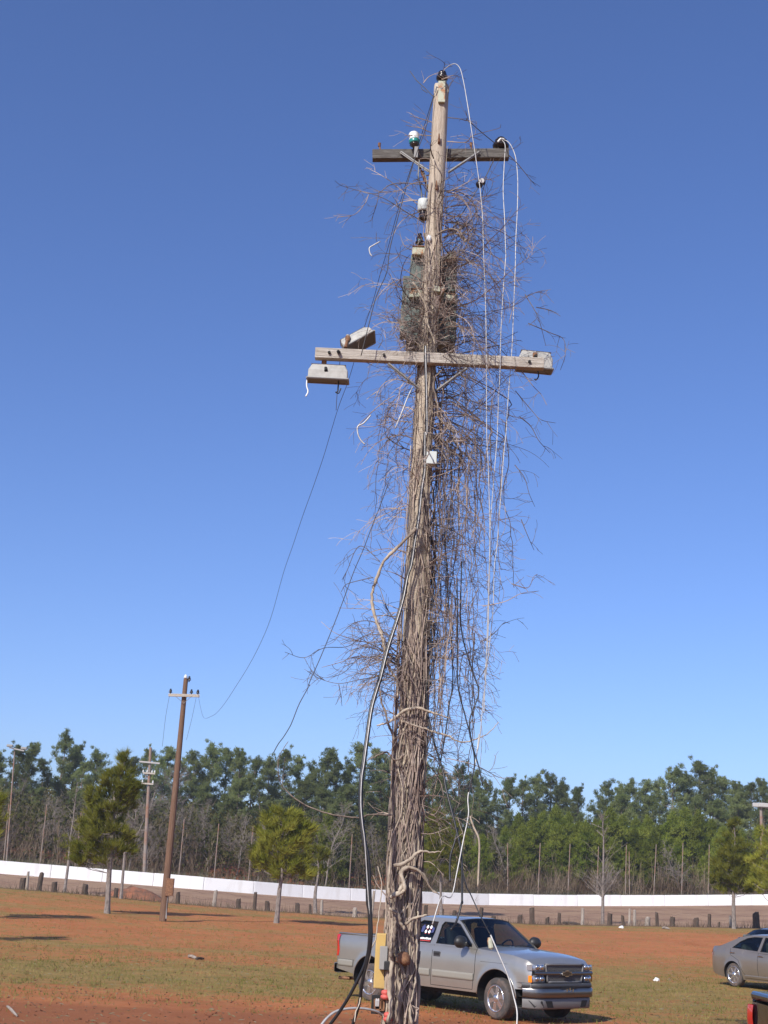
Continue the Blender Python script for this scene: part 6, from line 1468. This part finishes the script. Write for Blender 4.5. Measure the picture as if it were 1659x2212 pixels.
# curtains of hanging strands on the right
def strand(x, ytop, ybot, r, dark, dy):
    nf = noise1(rd.randrange(10 ** 6)); amp = rd.uniform(7, 24); k = max(6, int((ybot - ytop) / 16)); P = []
    x0 = x; sl_ = rd.gauss(.05, .06)
    for i in range(k + 1):
        t = i / k; y = ytop + (ybot - ytop) * t; lean_ = -(y - ytop) * sl_; P.append(P3((x0 + lean_ + nf(y * .017) * amp * min(1, .3 + t) + rd.gauss(0, 1.2), y), dy + .12 * nf(y * .02 + 9)))
    if ytop < 1250:
        z = P[0].z; c = pc_(z + .15); P = [c + Vector((pr_(z) * .8, -.06, 0)), c.lerp(P[0], .5) + Vector((0, 0, .16))] + P
        P = catmull(P, 2)
    R = [max(.0025, r * (1 - .5 * i / len(P))) for i in range(len(P))]
    mb = twd if dark else twl; mb.tube(P, R, 3, cap=False)
    for _ in range(int((ybot - ytop) / 32)):
        i = rd.randrange(1, len(P) - 1); s = Vector((rd.gauss(0, 1), rd.gauss(0, 1), rd.gauss(-.3, .5)))
        grow(mb, P[i], s, rd.uniform(.10, .45), r * .55, .08, 1, .06, .2)
for i in range(36):
    x = 950 + rd.random() ** 1.15 * 150; yt = rd.uniform(800, 1000) + (x - 950) * .3; yb_ = yt + rd.uniform(180, 520)
    strand(x, yt, yb_, rd.uniform(.004, .0085), rd.random() < .5, rd.uniform(-.45, .45))
for i in range(13):
    x = 945 + rd.random() * 45; yt = rd.uniform(780, 1000); strand(x, yt, yt + rd.uniform(300, 600), rd.uniform(.006, .011), rd.random() < .85, rd.uniform(-.2, .3))
for i in range(22):
    x = 930 + rd.random() * 95; yt = rd.uniform(1250, 1420); strand(x, yt, yt + rd.uniform(150, 420), rd.uniform(.004, .009), rd.random() < .6, rd.uniform(-.35, .3))
for i in range(14):
    x = 918 + rd.random() * 25; yt = rd.uniform(1050, 1300); strand(x, yt, yt + rd.uniform(200, 420), rd.uniform(.007, .012), rd.random() < .8, rd.uniform(-.1, .15))
for i in range(14):
    x = 812 + rd.random() * 75; yt = rd.uniform(800, 1000); strand(x, yt, yt + rd.uniform(80, 260), rd.uniform(.003, .006), rd.random() < .4, rd.uniform(-.3, .3))
# dense nest round the cabinets
for _ in range(140):
    q = (rd.gauss(940, 32), rd.uniform(545, 765)); 
    if q[1] > 700: q = (rd.gauss(918, 34), q[1])
    p = P3(q, rd.uniform(-.26, -.02)); d = Vector((rd.gauss(0, 1), rd.gauss(0, .35), rd.gauss(-.3, .9)))
    grow(twd if rd.random() < .45 else twl, p, d, rd.uniform(.15, .5), rd.uniform(.003, .0065), .03, 1, .05, .26)
for _ in range(90):
    q = (rd.gauss(893, 17), rd.uniform(672, 755)); p = P3(q, rd.uniform(-.24, 0)); grow(twl if rd.random() < .6 else twd, p, Vector((rd.gauss(0, 1), rd.gauss(0, .3), rd.gauss(0, .6))), rd.uniform(.12, .35), rd.uniform(.003, .006), 0, 1, .05, .3)
# fine stems criss-crossing on the pole face
for _ in range(300):
    z = rd.choice([rd.uniform(.8, 4.6), rd.uniform(.8, 4.6), rd.uniform(.8, 4.6), rd.uniform(2, 10.5)]); a0 = rd.uniform(-pi - .2, .2); L = rd.uniform(.25, 1.1); nf = noise1(rd.randrange(10 ** 6)); P = []; sw = rd.uniform(-.9, .9); k = int(L / .06)
    for i in range(k + 1):
        zz = z + i * .06; c = pc_(zz); ang_ = a0 + sw * i / k + nf(zz * 2) * .35; rr = pr_(zz) + (.012 if z > 6 else .05) + .02 * nf(zz * 3 + 5) + .01; P.append((c.x + rr * cos(ang_), c.y + rr * sin(ang_), zz))
    (twd if rd.random() < .3 else twl).tube(P, rd.uniform(.003, .0085), 4, cap=False)
# long outlying sprays read off the photograph
for q, dk in (([z1(660, 960), z1(500, 945), z1(400, 960), z1(325, 1015), z1(250, 1020), z1(180, 1000), z1(60, 965), z1(12, 930)], 1), ([z1(325, 1015), z1(310, 1090), z1(285, 1170), z1(265, 1220)], 1), ([z1(250, 1030), z1(225, 1090), z1(150, 1170), z1(25, 1190)], 0),
              ([z1(600, 1100), z1(440, 960), z1(340, 890), z1(235, 835)], 0), ([z1(680, 930), z1(560, 950), z1(470, 1000), z1(330, 1015)], 0), ([z1(700, 590), z1(620, 555), z1(560, 545), z1(515, 535)], 0), ([z1(705, 515), z1(630, 490), z1(545, 470)], 0), ([z1(700, 610), z1(600, 605), z1(505, 608)], 0),
              ([z1(815, 480), z1(900, 490), z1(955, 500), z1(940, 430)], 1), ([z1(810, 650), z1(940, 655), z1(990, 610), z1(1090, 580), z1(1180, 555), z1(1190, 530)], 0), ([z1(820, 1010), z1(900, 970), z1(1000, 920), z1(1110, 920), z1(1195, 885)], 0), ([z1(1250, 750), z1(1320, 820), z1(1400, 920), z1(1440, 965)], 1),
              ([z1(780, 150), z1(790, 110), z1(795, 80)], 1), ([z1(770, 210), z1(820, 190), z1(855, 178)], 0), ([z1(640, 235), z1(680, 190), z1(750, 158)], 0), ([z1(820, 300), z1(830, 240), z1(855, 218)], 1),
              ([z2(1400, 380), z2(1480, 520), z2(1530, 700)], 1), ([z2(1470, 460), z2(1560, 480), z2(1620, 515)], 1), ([z2(1300, 560), z2(1340, 440), z2(1460, 370), z2(1560, 350)], 0), ([z2(1420, 560), z2(1560, 620), z2(1640, 660), z2(1650, 760), z2(1620, 850)], 1), ([z2(1340, 980), z2(1440, 1100), z2(1500, 1160), z2(1590, 1180)], 1), ([z2(1380, 860), z2(1450, 950), z2(1500, 1000)], 0),
              ([z3(1470, 0), z3(1540, 60), z3(1590, 150), z3(1659, 225)], 1), ([z3(1440, 300), z3(1500, 380), z3(1530, 480), z3(1565, 560)], 1), ([z3(1480, 640), z3(1520, 740), z3(1560, 830)], 1), ([z3(1240, 1180), z3(1380, 1150), z3(1480, 1100), z3(1590, 1085)], 0), ([z3(1420, 1040), z3(1520, 1065), z3(1555, 1000), z3(1580, 980)], 0), ([z3(1225, 1405), z3(1310, 1350), z3(1370, 1285), z3(1410, 1285)], 1), ([z3(1200, 1650), z3(1260, 1560), z3(1300, 1400)], 1),
              ([z3(700, 1360), z3(520, 1360), z3(400, 1430), z3(250, 1440), z3(130, 1500), z3(10, 1465)], 1), ([z3(640, 1400), z3(500, 1400), z3(330, 1350), z3(235, 1275)], 0), ([z3(640, 1520), z3(470, 1490), z3(350, 1530), z3(240, 1560)], 0), ([z3(600, 1510), z3(480, 1500), z3(380, 1590), z3(300, 1620)], 1), ([z3(600, 1290), z3(520, 1270), z3(430, 1290), z3(340, 1370), z3(270, 1410)], 1), ([z3(560, 1000), z3(470, 1020), z3(390, 1045), z3(360, 1090)], 1), ([z3(600, 900), z3(500, 810), z3(450, 830), z3(400, 950), z3(365, 1015)], 1), ([z3(600, 1200), z3(480, 1195), z3(345, 1190)], 0),
              ([z4(600, 60), z4(480, 80), z4(350, 105), z4(240, 80), z4(150, 30)], 1), ([z4(345, 110), z4(358, 180), z4(365, 245)], 1), ([z4(700, 200), z4(600, 150), z4(500, 128)], 0), ([z4(1020, 570), z4(1150, 600), z4(1230, 630), z4(1345, 690), z4(1425, 688)], 0), ([z4(820, 1030), z4(920, 1040), z4(1030, 1000)], 0), ([z4(850, 1215), z4(920, 1220), z4(1000, 1300)], 0), ([z4(880, 900), z4(940, 920), z4(980, 860)], 0), ([z4(900, 800), z4(935, 720), z4(1000, 640)], 1)):
    mb = twd if dk else twl; d0 = rd.uniform(-.4, .1); P = catmull([P3(a, d0 + .1 * i * rd.uniform(-1, 1)) for i, a in enumerate(q)], 5); mb.tube(P, [max(.0028, .0065 * (1 - .6 * i / len(P))) for i in range(len(P))], 4, cap=False)
    for _ in range(len(P) // 3):
        i = rd.randrange(1, len(P) - 1); ax_ = (P[i + 1] - P[i - 1]).normalized(); grow(mb, P[i], ax_ * .5 + Vector((rd.gauss(0, .6), rd.gauss(0, .4), rd.gauss(0, .6))), rd.uniform(.06, .32), .0038, .03, 1, .05, .18)
twl.build('twigs', M_TWIG, vine, world=True, kind='stuff'); twd.build('dark_shade_twigs', M_TWIGD, vine, world=True, kind='stuff')
print('twig faces', len(twl.f), len(twd.f))

# ------------------------------------------------------------------ air
hb = MB(); hb.box((0, 0, 12.5), (1900, 1900, 30)); M_H = bpy.data.materials.new('haze_air'); M_H.use_nodes = True
N = M_H.node_tree.nodes; N.clear(); ho = N.new('ShaderNodeOutputMaterial'); pv = N.new('ShaderNodeVolumePrincipled')
pv.inputs['Color'].default_value = (.86, .92, 1, 1); pv.inputs['Density'].default_value = .00038; pv.inputs['Anisotropy'].default_value = .2
M_H.node_tree.links.new(pv.outputs[0], ho.inputs['Volume'])
hz_ = hb.build('haze', M_H, kind='stuff'); hz_['label'] = 'thin pale air haze over the field and woods'
